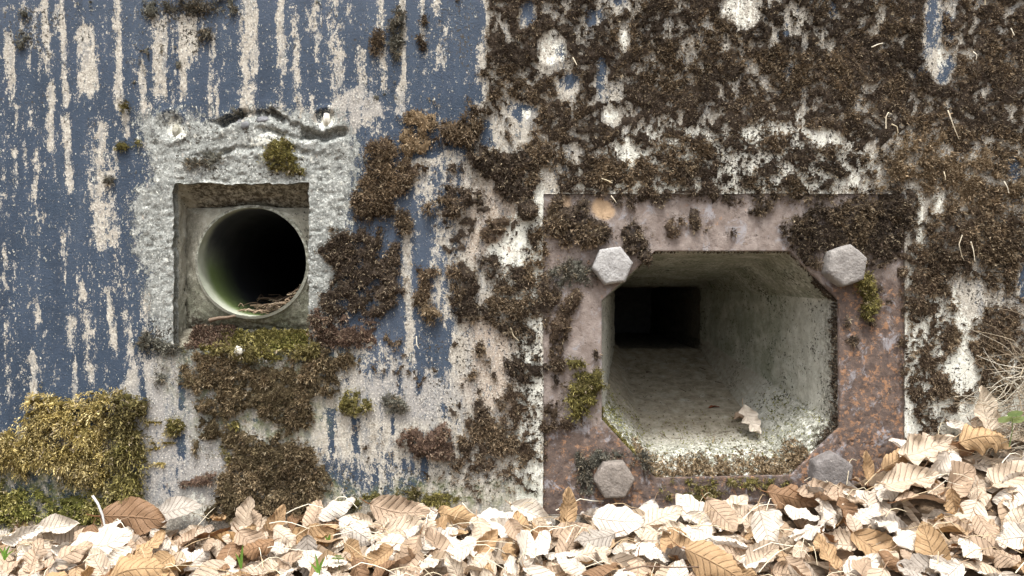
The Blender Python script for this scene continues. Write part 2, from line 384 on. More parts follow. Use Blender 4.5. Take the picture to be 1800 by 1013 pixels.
for (x, y, rx, ry, s) in [(340,20,110,70,.85),(150,120,260,260,.32),(600,80,200,120,.38),(60,50,80,60,.7),(230,40,60,60,.4),(800,60,70,90,.55),(690,120,70,90,.4),(1300,280,280,90,.75),(930,600,60,320,.7),(840,480,80,240,.55),(800,700,120,200,.5),(1640,620,110,200,.6),(1300,80,520,200,.6),
                          (300,590,70,30,.8),(330,235,60,40,.6),(560,300,70,90,.35),(275,440,40,140,.3),(430,300,120,26,.55),(480,215,140,30,.5),(370,290,80,30,.55),(500,280,50,40,.7),(750,860,260,50,.7),(600,850,140,80,.4),(1740,400,150,250,.6),(300,250,40,24,.5)]:
    dirt_dark = np.maximum(dirt_dark, sstep(-.2, .6, blob(x, y, rx, ry)) * s)
algae = np.maximum(sstep(-.2, .5, blob(60, 880, 170, 80)), sstep(-.2, .5, blob(450, 680, 160, 130)) * .8)
algae = np.maximum(algae, sstep(-.2, .5, blob(700, 880, 300, 40)) * .7)

# relief in metres, positive = towards the viewer
D = (fbm(60, 60, 41, 5) - .5) * .0022
rmask = poly_mask([(262,225),(400,215),(480,205),(600,225),(612,330),(600,420),(548,560),(300,600),(268,480),(250,400),(250,345),(275,300)], 14, 10)
rough = fbm(34, 30, 43, 2) * .35 + (1 - np.abs(fbm(17, 14, 44, 3) * 2 - 1)) * .25 + fbm(8, 8, 45, 2) * .3
D = D + rmask * (.001 + (rough - .45) * .006 + (fbm(6, 6, 47, 2) - .5) * .0026 - .0022 * sstep(.60, .75, fbm(13, 9, 48, 3)))
def ledge(pts, cut, lip, depth=9, fall=24):
    d, ins = band(pts)
    return ins * (-cut * sstep(-2, 2, d) * sstep(depth + 10, depth - 2, d) + lip * sstep(depth - 1, depth + 6, d) * sstep(depth + fall + 8, depth + 6, d)
                  + .35 * lip * sstep(-26, -3, d) * sstep(1, -1, d))
D = D + ledge([(370,213),(400,208),(430,197),(480,192),(500,204),(530,222),(560,232),(605,226)], .017, .0045, 11, 30)
D = D + ledge([(452,222),(480,226),(510,236),(545,238)], .020, .002, 5, 14)
D = D + ledge([(340,276),(380,264),(440,256),(500,252),(535,262)], .008, .003, 5, 12)
for (x, y, r) in [(302, 222, 24), (572, 210, 18)]:          # anchor holes knocked out of the render
    q = np.hypot(PX - x + WXn * 10, PY - y + WYn * 10) / r
    D = D - .007 * sstep(1.05, .35, q + (fbm(14, 14, 46, 2) - .5) * .8) + .003 * np.exp(-((q - 1.25) / .22) ** 2)
q = np.hypot(PX - 1450, PY - 238) / 30; D = D + .003 * sstep(1.05, .95, q)
q = np.hypot(PX - 965, PY - 85) / 30; D = D + .0025 * np.exp(-((q - 1) / .25) ** 2)
D = D - .0012 * sstep(.3, .8, str_f) * (PX < 820)                  # bare concrete lies a coat of paint lower

# ------------------------------------------------------------------ bunker
HOLE_N = (305.0, 322.5, 542.5, 612.5)     # niche: x0, y0, x1, y1
HOLE_P = (955.0, 340.0, 1590.0, 905.0)    # plate
bunker = empty('bunker', (0, 0, 0))
tag(bunker, 'weathered concrete bunker wall with streaked peeling blue paint and two openings', 'bunker wall')

def build_wall():
    fx = np.arange(-100, 1900.1, 2.5); fy = np.arange(-70, 930.1, 2.5)
    xs = np.concatenate([np.linspace(-3200, -108, 110), fx, np.linspace(1908, 4800, 100)])
    ys = np.concatenate([np.linspace(-1700, -76, 60), fy, np.linspace(936, 1300, 14)])
    GX, GY = np.meshgrid(xs, ys); nx, ny = len(xs), len(ys)
    sx = np.clip(GX, RX0, RX0 + RW * RS - RS); sy = np.clip(GY, RY0, RY0 + RH * RS - RS)
    # outside the raster the fields run on mirrored
    mx = np.where(GX < RX0, 2 * RX0 - GX, np.where(GX > 2090, 2 * 2090 - GX, GX)); my = np.where(GY < RY0, 2 * RY0 - GY, GY)
    mx = np.clip(mx, RX0, 2090); my = np.clip(my, RY0, RY0 + RH * RS - RS)
    def f(F): return samp(F, mx, my)
    d = f(D)
    jx = (f(fbm(12, 12, 61, 2)) - .5); jz = (f(fbm(12, 12, 62, 2)) - .5)
    V = np.stack([X(GX), -d, Z(GY)], -1).astype(np.float32)
    for (x0, y0, x1, y1), amp in ((HOLE_N, 7.), (HOLE_P, 3.)):     # chipped edges round the holes
        near = (GX > x0 - 9) & (GX < x1 + 9) & (GY > y0 - 9) & (GY < y1 + 9)
        V[..., 0] += np.where(near, jx * amp / 1000, 0); V[..., 2] += np.where(near, jz * amp / 1000, 0)
    Q = grid_quads(nx, ny)
    cx = (GX[:-1, :-1] + GX[1:, 1:]).ravel() / 2; cy = (GY[:-1, :-1] + GY[1:, 1:]).ravel() / 2
    keep = np.ones(len(Q), bool)
    for (x0, y0, x1, y1) in (HOLE_N, HOLE_P): keep &= ~((cx > x0) & (cx < x1) & (cy > y0) & (cy < y1))
    Q = Q[keep][:, ::-1]
    verts = V.reshape(-1, 3); fl = dict(paint=f(paint), lime=f(lime), render=f(render), pink=f(pink), grey=f(grey), chalk=f(chalk), dirt_dark=f(dirt_dark), algae=f(algae))
    # thickness: turn the hole edges back into the wall
    extra_v, extra_q = [], []; base = len(verts); idx = {}
    def back(i):
        if i not in idx: idx[i] = base + len(extra_v); p = verts[i].copy(); p[1] = .022; extra_v.append(p)
        return idx[i]
    for (x0, y0, x1, y1) in (HOLE_N, HOLE_P):
        ia, ib = np.argmin(abs(xs - x0)), np.argmin(abs(xs - x1)); ja, jb = np.argmin(abs(ys - y0)), np.argmin(abs(ys - y1))
        loop = [ja * nx + i for i in range(ia, ib)] + [j * nx + ib for j in range(ja, jb)] + [jb * nx + i for i in range(ib, ia, -1)] + [j * nx + ia for j in range(jb, ja, -1)]
        for p, q in zip(loop, loop[1:] + loop[:1]): extra_q.append((p, q, back(q), back(p)))
    order = [k for k, _ in sorted(idx.items(), key=lambda t: t[1])]
    allv = np.concatenate([verts, np.array(extra_v)]); allq = np.concatenate([Q, np.array(extra_q)])
    used = np.zeros(len(allv), bool); used[allq.ravel()] = True; remap = np.cumsum(used) - 1
    fl = {k: np.concatenate([v.ravel(), v.ravel()[order]])[used] for k, v in fl.items()}
    me = np_mesh('wall_face', allv[used], remap[allq], floats=fl)
    return link('wall_face', me, M['wall'], bunker)
build_wall()
def box(name, x0, x1, y0, y1, z0, z1, mat, parent):
    bm = bmesh.new(); bmesh.ops.create_cube(bm, size=1)
    bmesh.ops.scale(bm, vec=(x1 - x0, y1 - y0, z1 - z0), verts=bm.verts); bmesh.ops.translate(bm, vec=((x0 + x1) / 2, (y0 + y1) / 2, (z0 + z1) / 2), verts=bm.verts)
    me = bpy.data.meshes.new(name); bm.to_mesh(me); bm.free(); return link(name, me, mat, parent, False)
XL, XR, ZT = X(-3200), X(4800), Z(-1700)
box('roof_slab', XL - .03, XR + .03, -.012, 2.0, ZT - .01, ZT + .25, M['raw'], bunker)
box('side_wall', XL - .03, XL, .003, 1.95, -.34, ZT - .012, M['raw'], bunker)
box('side_wall', XR, XR + .03, .003, 1.95, -.34, ZT - .012, M['raw'], bunker)
box('back_wall', XL - .03, XR + .03, 1.952, 2.0, -.34, ZT - .012, M['raw'], bunker)

def resample(pts, n):
    """n points along a closed polygon, the same count on each side"""
    out = []; k = len(pts); per = n // k
    for i in range(k):
        a = np.array(pts[i], float); b = np.array(pts[(i + 1) % k], float)
        for q in range(per): out.append(a + (b - a) * q / per)
    return np.array(out)
def loft(name, ra, ya, rb, yb, rows, mat, parent, amp=0., seed=1, fl=None, curve=1., flip=False):
    """surface between two closed rings given in wall millimetres at depths ya, yb (metres)"""
    n = len(ra); r = np.random.default_rng(seed)
    t = np.linspace(0, 1, rows)[:, None, None]
    P = ra[None] * (1 - t ** curve) + rb[None] * (t ** curve)
    Yd = (ya + (yb - ya) * t[..., 0]) * np.ones((1, n))
    V = np.stack([X(P[..., 0]), Yd, Z(P[..., 1])], -1)
    if amp:
        g = r.random((rows // 4 + 3, n // 4)); fx = np.arange(n) / 4; fy = np.arange(rows) / 4
        ix = fx.astype(int); iy = fy.astype(int); tx = (fx - ix)[None]; ty = (fy - iy)[:, None]
        nz = (g[np.ix_(iy, ix % (n // 4))] * (1 - tx) + g[np.ix_(iy, (ix + 1) % (n // 4))] * tx) * (1 - ty) + (g[np.ix_(iy + 1, ix % (n // 4))] * (1 - tx) + g[np.ix_(iy + 1, (ix + 1) % (n // 4))] * tx) * ty
        nz = nz - .5 + (r.random((rows, n)) - .5) * .35
        c = P.mean(1, keepdims=True); dirn = P - c; dirn /= np.linalg.norm(dirn, axis=-1, keepdims=True) + 1e-9
        edge = (np.minimum(np.arange(rows), 1))[:, None]
        V[..., 0] += dirn[..., 0] * nz * amp * edge; V[..., 2] -= dirn[..., 1] * nz * amp * edge
    Q = grid_quads(n, rows, True)
    if flip: Q = Q[:, ::-1]
    floats = {}
    for k, fn in (fl or {}).items(): floats[k] = fn(P[..., 0], P[..., 1], t[..., 0] * np.ones((1, n))).ravel()
    return link(name, np_mesh(name, V.reshape(-1, 3), Q, floats=floats), mat, parent)
def cap(name, ring, y, mat, parent):
    c = ring.mean(0); V = [(X(c[0]), y, Z(c[1]))] + [(X(p[0]), y, Z(p[1])) for p in ring]; n = len(ring)
    me = bpy.data.meshes.new(name); me.from_pydata(V, [], [(0, 1 + i, 1 + (i + 1) % n) for i in range(n)]); me.update()
    return link(name, me, mat, parent, False)

# ---- niche with the pipe
zero = lambda x, y, t: x * 0
nf = resample([(302, 320), (545, 320), (545, 616), (302, 616)], 240); nb = resample([(302, 359), (544, 359), (544, 580), (302, 580)], 240)
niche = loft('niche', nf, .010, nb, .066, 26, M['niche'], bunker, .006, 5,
             dict(algae=lambda x, y, t: sstep(480, 580, y) * .35, soil=lambda x, y, t: sstep(560, 600, y) * .6, dirt_dark=lambda x, y, t: sstep(540, 600, y) * .8 + sstep(372, 360, y) * sstep(315, 330, x) * 1.))  # grime near the niche floor; last term just makes the soffit darker
PC, PR = (431, 459), 98
def circle(r, n=240):      # starts at the upper left, runs clockwise like the rectangles
    an = np.radians(-135 + np.arange(n) * 360 / n); return np.stack([PC[0] + r * np.cos(an), PC[1] + r * np.sin(an)], -1)
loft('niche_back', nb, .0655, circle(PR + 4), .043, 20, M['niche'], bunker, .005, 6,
     dict(algae=lambda x, y, t: sstep(440, 600, y) * .8, soil=zero, dirt_dark=lambda x, y, t: sstep(500, 590, y) * .9 + sstep(345, 320, x) * .4))
pipe = empty('pipe', (0, 0, 0)); pipe.parent = bunker
loft('pipe_sleeve', circle(PR + 5.5), .070, circle(PR + 5), .041, 6, M['pipe'], pipe, .0015, 7, dict(algae=lambda x, y, t: x * 0 + .2, soil=zero, dirt_dark=lambda x, y, t: x * 0 + .3), flip=True)
loft('pipe_rim', circle(PR + 5), .041, circle(PR), .038, 4, M['pipe'], pipe, .0012, 8, dict(algae=zero, soil=zero, dirt_dark=lambda x, y, t: sstep(520, 440, y) * .7 + .1), flip=True)
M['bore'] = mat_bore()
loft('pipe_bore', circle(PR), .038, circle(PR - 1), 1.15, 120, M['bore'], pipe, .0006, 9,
     dict(pale=lambda x, y, t: np.clip(sstep(.045, .0, t) * .75 + sstep(380, 500, y) * sstep(.26, .02, t) * sstep(540, 440, x), 0, 1), algae=lambda x, y, t: sstep(410, 480, y) * sstep(.02, .06, t)))  # bore shade painted in: pale mouth and lower left fade to dark
cap('pipe_end', circle(PR), 1.149, M['raw'], pipe)
# stumps of cut anchors in the two holes
def lump(name, px, py, y, r, mat, parent=None, stretch=(1, 1, 1), seed=0, sub=3, rough=.25):
    bm = bmesh.new(); bmesh.ops.create_icosphere(bm, subdivisions=sub, radius=1)
    rr = random.Random(seed); ph = [rr.random() * 6.3 for _ in range(6)]
    for v in bm.verts:
        n = v.co.normalized(); k = 1 + rough * (math.sin(n.x * 4 + ph[0]) * math.sin(n.y * 5 + ph[1]) + .6 * math.sin(n.z * 7 + ph[2]) * math.sin(n.x * 9 + ph[3]) + .3 * math.sin(n.y * 17 + ph[4]) * math.sin(n.z * 15 + ph[5]))
        v.co = Vector((n.x * stretch[0], n.y * stretch[1], n.z * stretch[2])) * r * k
    me = bpy.data.meshes.new(name); bm.to_mesh(me); bm.free()
    at = me.attributes.new('algae', 'FLOAT', 'POINT')
    o = link(name, me, mat, parent); o.location = (X(px), y, Z(py)); return o
M['chalk'] = mat_concrete('pale_mortar', [(.25, (.5, .48, .40)), (.6, (.68, .66, .58))], .0)
lump('anchor_stub', 308, 229, .006, .010, M['niche'], bunker, (.7, .9, 1.15), 3, rough=.22)
lump('anchor_stub', 574, 209, .004, .010, M['chalk'], bunker, (.6, .8, 1.25), 4, rough=.18)
# loose stones pressed in the cracked ledge
for (px, py, r, s) in [(427, 220, .012, 2), (462, 211, .009, 5)]:
    lump('aggregate_stone', px, py, .004, r, M['raw'], bunker, (1.3, .8, .8), s, 3)

# ---- embrasure: octagonal mouth funnelling to a low throat and a dark passage
OCT = [(1152, 441), (1390, 441), (1476, 528), (1477, 752), (1392, 836), (1153, 841), (1058, 738), (1058, 528)]
DEP = .62; k = (CAM_D + DEP) / CAM_D
def deep(ax, ay, kk=k): return (900 + (ax - 900) * kk, 506 + (ay - 506) * kk)
THR = [deep(1092, 503), deep(1222, 503), deep(1231, 508), deep(1231, 594), deep(1227, 613), deep(1090, 612), deep(1080, 604), deep(1080, 510)]
NO = 320
ro, rt = resample(OCT, NO), resample(THR, NO)
def sides(x, *ks):      # 1 on the chosen faces of the funnel: 0 top, then clockwise
    s_ = (np.arange(x.shape[1]) * 8 // NO)[None] * np.ones((x.shape[0], 1)); return np.isin(s_, ks).astype(float)
femb = dict(algae=lambda x, y, t: np.clip(sides(x, 2) * sstep(.16, .45, t) * .6 + sides(x, 0, 1, 7) * .55 + sides(x, 3, 4, 5) * sstep(.3, .05, t) * .6, 0, 1),
            limy=lambda x, y, t: np.clip(sides(x, 3, 4, 5) * sstep(.42, .12, t) + sides(x, 2) * (.35 + .65 * sstep(600, 740, y)) * sstep(.34, .1, t) + sides(x, 6) * .6, 0, 1),
            soil=lambda x, y, t: np.clip(sides(x, 4, 5) * sstep(.12, .34, t) * .95 + sides(x, 3) * sstep(.3, .6, t) * .6, 0, 1),
            dirt_dark=lambda x, y, t: np.clip(sstep(.14, .0, t) * .95 * sstep(480, 560, y) + sides(x, 3, 4, 5) * sstep(.40, .12, t) * .6 + sides(x, 0, 1, 7) * .45, 0, 1))
emb = loft('embrasure', ro, .012, rt, DEP, 112, M['funnel'], bunker, .0035, 15, femb)
dk = dict(algae=zero, soil=lambda x, y, t: x * 0 + .7, dirt_dark=lambda x, y, t: x * 0 + .5)
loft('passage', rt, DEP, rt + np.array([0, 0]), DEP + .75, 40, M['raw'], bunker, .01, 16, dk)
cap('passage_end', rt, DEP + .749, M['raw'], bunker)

# ---- steel plate with four bolts
plate = empty('embrasure_plate', (X(1270), 0, Z(905)))
tag(plate, 'rusted mauve-brown steel plate with octagonal opening, held by four hexagon bolts', 'steel plate')
inv = Matrix.Translation(-Vector(plate.location))
def sub(o, parent): o.parent = parent; o.matrix_parent_inverse = Matrix.Translation(-Vector(parent.location)); return o
PL = (952, 337, 1593, 908)
mids = lambda a, b: ((a[0] + b[0]) / 2, (a[1] + b[1]) / 2)
key_o = [OCT[0], OCT[1], mids(OCT[1], OCT[2]), OCT[2], OCT[3], mids(OCT[3], OCT[4]), OCT[4], OCT[5], mids(OCT[5], OCT[6]), OCT[6], OCT[7], mids(OCT[7], OCT[0])]
key_p = [(OCT[0][0], PL[1]), (OCT[1][0], PL[1]), (PL[2], PL[1]), (PL[2], OCT[2][1]), (PL[2], OCT[3][1]), (PL[2], PL[3]), (OCT[4][0], PL[3]), (OCT[5][0], PL[3]), (PL[0], PL[3]), (PL[0], OCT[6][1]), (PL[0], OCT[7][1]), (PL[0], PL[1])]
pa, pb = resample(key_o, 480), resample(key_p, 480)
rows = 46; t = np.linspace(0, 1, rows)[:, None, None]
P = pa[None] * (1 - t) + pb[None] * t
pit = (fbm(40, 40, 91, 3) - .5) * .0016 + (sstep(.55, .75, fbm(12, 12, 92, 3)) * -.0018) * (.3 + .7 * sstep(1430, 1500, PX) + .7 * sstep(720, 780, PY))
Yp = .0035 - samp(pit, P[..., 0], P[..., 1])
Pe = np.concatenate([pa[None], P, pb[None]]); Ye = np.concatenate([np.full((1, 480), .020), Yp, np.full((1, 480), .03)])
V = np.stack([X(Pe[..., 0]), Ye, Z(Pe[..., 1])], -1)
darkf = np.clip(sstep(1440, 1500, PX) * sstep(420, 560, PY) + sstep(700, 790, PY) * .8, 0, 1) + sstep(-.2, .6, blob(1260, 385, 60, 40)) * .45
for (x, y) in ((1075, 475), (1478, 478), (1078, 848), (1456, 838)): darkf = darkf + sstep(-.1, .6, blob(x, y, 62, 66)) * .55
limep = np.maximum(sstep(0, .3, blob(1060, 368, 22, 22, 0, 8)), sstep(0, .3, blob(990, 355, 16, 14, 0, 8)) * .8)
me = np_mesh('plate', V.reshape(-1, 3), grid_quads(480, rows + 2, True), floats=dict(dark=samp(darkf, Pe[..., 0], Pe[..., 1]).ravel(), lime=samp(limep, Pe[..., 0], Pe[..., 1]).ravel()))
sub(link('plate', me, M['rust']), plate)

def mat_bolt(name, c0, c1):
    t = NT(name)
    c = t.ramp(t.noise(55, 6, .7), [(.3, c0), (.65, c1)])
    c = t.mix(t.step(.62, .70, t.noise(150, 4, .7)), c, (.05, .042, .036)); c = t.mix(t.step(.62, .72, t.noise(80, 4, .6, (1, 1, 2))), c, t.mix(.5, c1, (.5, .47, .44)))
    return t.done(c, t.bump(t.math('ADD', t.noise(160, 6, .75), t.noise(40, 3, .6)), .8, .004), .8)
def bolt(px, py, r, rot, c0, c1, label, h=.026, wear=.06):
    """hexagon head: grid of rings so the worn faces can be uneven"""
    rings = [(0, h), (.3, h), (.6, h), (.82, h - .0005), (.90, h - .001), (.955, h - .003), (.985, h - .0055), (1, h - .009), (1, h * .5), (1, h * .2), (1.0, -.004)]
    n = 60; rr = random.Random(int(px)); V = []
    for (f, y) in rings:
        for i in range(n):
            an = 2 * math.pi * i / n; s = ((an + math.pi / 6) % (math.pi / 3)) - math.pi / 6
            hexr = math.cos(math.pi / 6) / math.cos(s if False else (((an) % (math.pi / 3)) - math.pi / 6))
            rad = r * f * (hexr * (1 - wear) + wear * .95)
            jit = (rr.random() - .5) * (.0007 if f > .93 else .0002)
            V.append(((rad + jit) * math.cos(an + rot), -(y + jit * (1 if f > .1 else 0)), (rad + jit) * math.sin(an + rot)))
    m = mat_bolt('bolt_steel', c0, c1)
    me = np_mesh('bolt', np.array(V), grid_quads(n, len(rings), True)[:, ::-1])
    o = link('bolt', me, m); o.location = Vector((X(px), .003, Z(py))); sub(o, plate); o['label'] = label
    return o
bolt(1075, 467, .036, math.radians(8), (.24, .235, .228), (.39, .385, .375), 'clean pale grey bolt head, upper left of the plate', .026)
bolt(1480, 467, .038, math.radians(20), (.16, .148, .138), (.285, .270, .252), 'pinkish rust-worn bolt head with moss on its right side', .030, .2)
bolt(1078, 840, .036, math.radians(2), (.14, .122, .106), (.25, .220, .192), 'brownish bolt head, lower left of the plate', .026, .15)
bolt(1456, 830, .039, math.radians(25), (.11, .10, .095), (.195, .18, .172), 'grey bolt head half buried in leaves', .030, .15)

# ------------------------------------------------------------------ moss
PAL = dict(   # shoot colours, as linear albedo
    bronze=[(0.050, 0.039, 0.023), (0.088, 0.067, 0.037), (0.126, 0.097, 0.054), (0.180, 0.144, 0.081), (0.117, 0.083, 0.052)],
    dark=[(0.034, 0.027, 0.021), (0.058, 0.044, 0.033), (0.087, 0.064, 0.047), (0.133, 0.102, 0.070), (0.243, 0.197, 0.139)],
    brown=[(0.042, 0.031, 0.022), (0.074, 0.053, 0.037), (0.106, 0.078, 0.053), (0.159, 0.117, 0.077), (0.256, 0.200, 0.135)],
    red=[(0.059, 0.041, 0.031), (0.101, 0.066, 0.049), (0.148, 0.098, 0.070), (0.203, 0.142, 0.100), (0.305, 0.240, 0.175)],
    tan=[(0.109, 0.080, 0.049), (0.189, 0.139, 0.084), (0.261, 0.196, 0.119), (0.362, 0.275, 0.174), (0.145, 0.104, 0.065)],
    olive=[(0.058, 0.051, 0.020), (0.109, 0.096, 0.032), (0.174, 0.152, 0.048), (0.246, 0.217, 0.072), (0.348, 0.304, 0.123)],
    gold=[(.060, .046, .016), (.15, .118, .036), (.28, .220, .080), (.38, .31, .13), (.50, .43, .22)],
    green=[(.060, .060, .018), (.12, .122, .032), (.20, .198, .052), (.29, .28, .085), (.38, .355, .14)],
    grey=[(0.065, 0.064, 0.052), (0.109, 0.107, 0.087), (0.160, 0.157, 0.128), (0.232, 0.225, 0.181), (0.072, 0.065, 0.051)])
WIX, WIY = np.meshgrid(np.arange(RW), np.arange(RH)); w2x, w2y = fbm(22, 22, 205, 2) - .5, fbm(22, 22, 206, 2) - .5
def warped(F, a=34):
    return F[np.clip((WIY + w2y * a).astype(int), 0, RH - 1), np.clip((WIX + w2x * a).astype(int), 0, RW - 1)]
nf_mid = warped(fbm(16, 16, 201, 3)); nf_low = warped(fbm(90, 90, 202, 3), 60); nf_fine = warped(fbm(7, 7, 203, 2))
def rank(F):      # noise to a uniform 0..1
    s = np.sort(F.ravel()[::37]); return np.searchsorted(s, F).astype(np.float32) / len(s)
r_hue = rank(warped(fbm(60, 60, 211, 3), 50)); r_fine = rank(warped(fbm(9, 9, 207, 2), 22)); r_mid, r_low = rank(nf_mid * .7 + nf_fine * .3), rank(nf_low)
used = np.zeros_like(PX)
def blades(base, dirs, ln, wd, cols):
    """one diamond-shaped leaflet per row"""
    n = len(base)
    s = np.cross(dirs, rng.normal(size=(n, 3))); s /= np.linalg.norm(s, axis=1, keepdims=True) + 1e-9
    l = ln[:, None]; w = wd[:, None]
    tip = base + dirs * l; tip[:, 2] -= .10 * ln
    V = np.stack([base, base + dirs * l * .5 + s * w, tip, base + dirs * l * .5 - s * w], 1)
    return V.reshape(-1, 3), np.repeat(cols, 4, 0)
def moss(name, blobs, label, pal='dark', thick=8, dens=.95, shoots=4, ln=(4.0, 8.5), spacing=2.3, cat='moss', kind=None, group=None, mott=None, spread=.9, cut=None, plane=None, frond=False):
    """blobs: (cx, cy, rx, ry[, angle[, weight]]) in wall millimetres; dens thins the cover into clumps"""
    F = np.full(PX.shape, -1e3, np.float32)
    for b in blobs:
        b = tuple(b) + (0, 1)[len(b) - 4:] if len(b) < 6 else b
        F = np.maximum(F, blob(*b[:5]) * b[5])
    for (x, y, rx, ry, s) in (cut or []): F = F - s * sstep(-.25, .35, blob(x, y, rx, ry))
    F = F + (nf_mid - .5) * .5 + (nf_fine - .5) * .25
    cover = sstep(-.05, .22, F) + .32 * sstep(-.42, -.02, F) * sstep(.55, .8, r_fine)
    th = (1 - dens) if mott is None else mott
    local = sstep(th - .12, th + .12, r_mid * .6 + r_low * .4 + .12 * np.clip(F, 0, 1))
    fine = sstep(.12, .42, r_fine + .35 * (dens - .6))
    dn = cover * fine * (local if dens < .93 else np.maximum(local, .55)) * (used < .35)
    dn *= ~((PX > HOLE_N[0] - 1) & (PX < HOLE_N[2] + 1) & (PY > HOLE_N[1] - 1) & (PY < HOLE_N[3] - 6)) 
    ix = np.where(dn > .04)
    if len(ix[0]) == 0: return None
    used[:] = np.maximum(used, dn)
    on_plate = (PX > HOLE_P[0]) & (PX < HOLE_P[2]) & (PY > HOLE_P[1]) & (PY < HOLE_P[3])
    ground = np.where(on_plate, -.004, D)
    hill = np.sqrt(np.clip(F * 1.6, 0, 1)) * dn
    h = ground + thick * .85 / 1000 * hill * (.45 + .9 * nf_mid) + .0003
    gy, gx = np.gradient(h, RS / 1000.0)
    # ---- mat under the shoots
    st = 2
    x0, x1, y0, y1 = ix[1].min(), ix[1].max() + 2, ix[0].min(), ix[0].max() + 2
    sl = (slice(max(y0 - 2, 0), y1 + 2, st), slice(max(x0 - 2, 0), x1 + 2, st))
    gpx, gpy, gh, gd = PX[sl], PY[sl], h[sl], dn[sl]
    nyv, nxv = gpx.shape
    V = np.stack([X(gpx), -(np.where(gd > .45, gh, gh - .004)), Z(gpy)], -1).reshape(-1, 3)
    q = grid_quads(nxv, nyv); k4 = gd.ravel()[q]; q = q[(k4 > .45).sum(1) >= 3][:, ::-1]
    pc = np.array(PAL[pal]); cm = pc[0] * .6 + pc[1] * .4
    tone = (.7 + .6 * r_low[sl].ravel())[:, None]
    vcol = cm[None] * tone * np.ones((len(V), 1))
    uu = np.unique(q); rm = np.full(len(V), -1); rm[uu] = np.arange(len(uu))
    V, q, vcol = V[uu], rm[q], vcol[uu]
    # ---- shoots
    A = dn[ix] ; area = A.sum() * RS * RS
    n = int(area / spacing ** 2)
    pick = rng.choice(len(A), n, p=A / A.sum())
    jx, jy = (rng.random(n) - .5) * RS * 1.5, (rng.random(n) - .5) * RS * 1.5
    iy_, ix_ = ix[0][pick], ix[1][pick]
    bx, by = PX[iy_, ix_] + jx, PY[iy_, ix_] + jy
    hh = h[iy_, ix_]
    base = np.stack([X(bx), -(hh - .001), Z(by)], -1)
    no = np.stack([-gx[iy_, ix_], -np.ones(n), gy[iy_, ix_] + .12], -1) * np.array([.8, 1, .8]); no /= np.linalg.norm(no, axis=1, keepdims=True)
    tone = (.72 + .56 * r_low[iy_, ix_])
    ci = np.clip((rng.beta(1.3, 1.5, n) * .8 + .35 * r_mid[iy_, ix_] * .6) * len(pc), 0, len(pc) - 1e-3).astype(int)
    alt = np.array(PAL[dict(dark='tan', brown='tan', red='brown', tan='dark', olive='bronze', bronze='tan', gold='bronze', green='gold', grey='dark')[pal]])[ci]
    wa = (sstep(.45, .85, r_hue[iy_, ix_]) * .45)[:, None]
    scol = (pc[ci] * (1 - wa) + alt * wa) * tone[:, None] * (.8 + .4 * rng.random((n, 1)))
    if pal == 'gold': scol = scol * 1.5
    hot = rng.random(n) < .05; scol[hot] = np.array([.34, .28, .19]) * (.7 + .5 * rng.random((hot.sum(), 1)))
    L = (ln[0] + (ln[1] - ln[0]) * rng.random(n) ** 1.4) / 1000 * (.75 + .5 * r_hue[iy_, ix_]) * (.6 + .4 * np.clip(hill[iy_, ix_] * 1.5, 0, 1))
    Vs, Cs = [], []
    lean = no + rng.normal(size=(n, 3)) * .38; lean /= np.linalg.norm(lean, axis=1, keepdims=True)
    for s in range(shoots):
        f = s / max(shoots - 1, 1)
        if frond:       # leaflets along an arching stem
            stem = lean + np.array([0, 0, -.5]) * f
            b = base + stem * (L * f * 1.9)[:, None]
            d = lean * .8 + np.array([.15, 0, -.35]) * f + rng.normal(size=(n, 3)) * .5; lk, wk = L * (1.0 - .3 * f), .15
        else:
            b = base + lean * (L * .45 * f)[:, None]
            d = lean + rng.normal(size=(n, 3)) * spread * .62; lk, wk = L * (1.1 - .25 * f), .092
        d /= np.linalg.norm(d, axis=1, keepdims=True)
        v_, c_ = blades(b, d, lk, lk * wk * (.8 + .5 * rng.random(n)), scol * (.82 + .36 * rng.random((n, 1)))); Vs.append(v_); Cs.append(c_)
    Vs = np.concatenate(Vs); Cs = np.concatenate(Cs)
    allV = np.concatenate([V, Vs]); allC = np.concatenate([vcol, Cs])
    allQ = np.concatenate([q, np.arange(len(Vs)).reshape(-1, 4) + len(V)])
    me = np_mesh(name, allV, allQ, colors=allC)
    o = link(name, me, M['moss'])
    tag(o, label, cat, group, kind)
    return o
G = 'moss cushions on the wall'
C = lambda blobs, label, **k: moss('moss_cushion', blobs, label, group=G, **k)
# cushions that stand apart
C([(787, 360, 50, 26, -14), (815, 350, 30, 14, -18)], 'dark brown oval moss cushion standing alone on blue paint left of the rusty plate', thick=20)
C([(757, 552, 20, 17)], 'small olive brown moss cushion low on the blue paint, right of the niche', pal='tan', thick=16)
C([(750, 478, 22, 9), (746, 500, 9, 20), (744, 522, 15, 18)], 'thin chain of dark moss tufts just above the small olive brown cushion', pal='brown', thick=9, dens=.9)
C([(706, 395, 15, 20)], 'small dark moss tuft on the edge of the pale streak right of the niche', thick=11)
C([(664, 70, 15, 24)], 'dark moss tuft near the upper edge, left of the long moss streak', thick=9, dens=.85)
C([(702, 62, 14, 52)], 'long narrow vertical moss streak on blue paint near the upper edge', thick=8, dens=.85, pal='grey')
C([(745, 28, 7, 16)], 'small moss spot on a thin pale streak, upper of two, near the upper edge', thick=6, dens=.8)
C([(744, 75, 8, 14)], 'small moss spot on a thin pale streak, lower of two, near the upper edge', thick=6, dens=.8)
C([(803, 228, 50, 36), (835, 205, 20, 20)], 'wide dark brown moss cushion bordering the clear blue paint at top centre', thick=16)
C([(727, 215, 36, 28), (728, 245, 34, 30)], 'tan topped moss patch above and right of the niche', pal='tan', thick=10, dens=.86)
C([(920, 374, 22, 27)], 'round dark moss cushion on the white strip beside the rusty plate corner', thick=17)
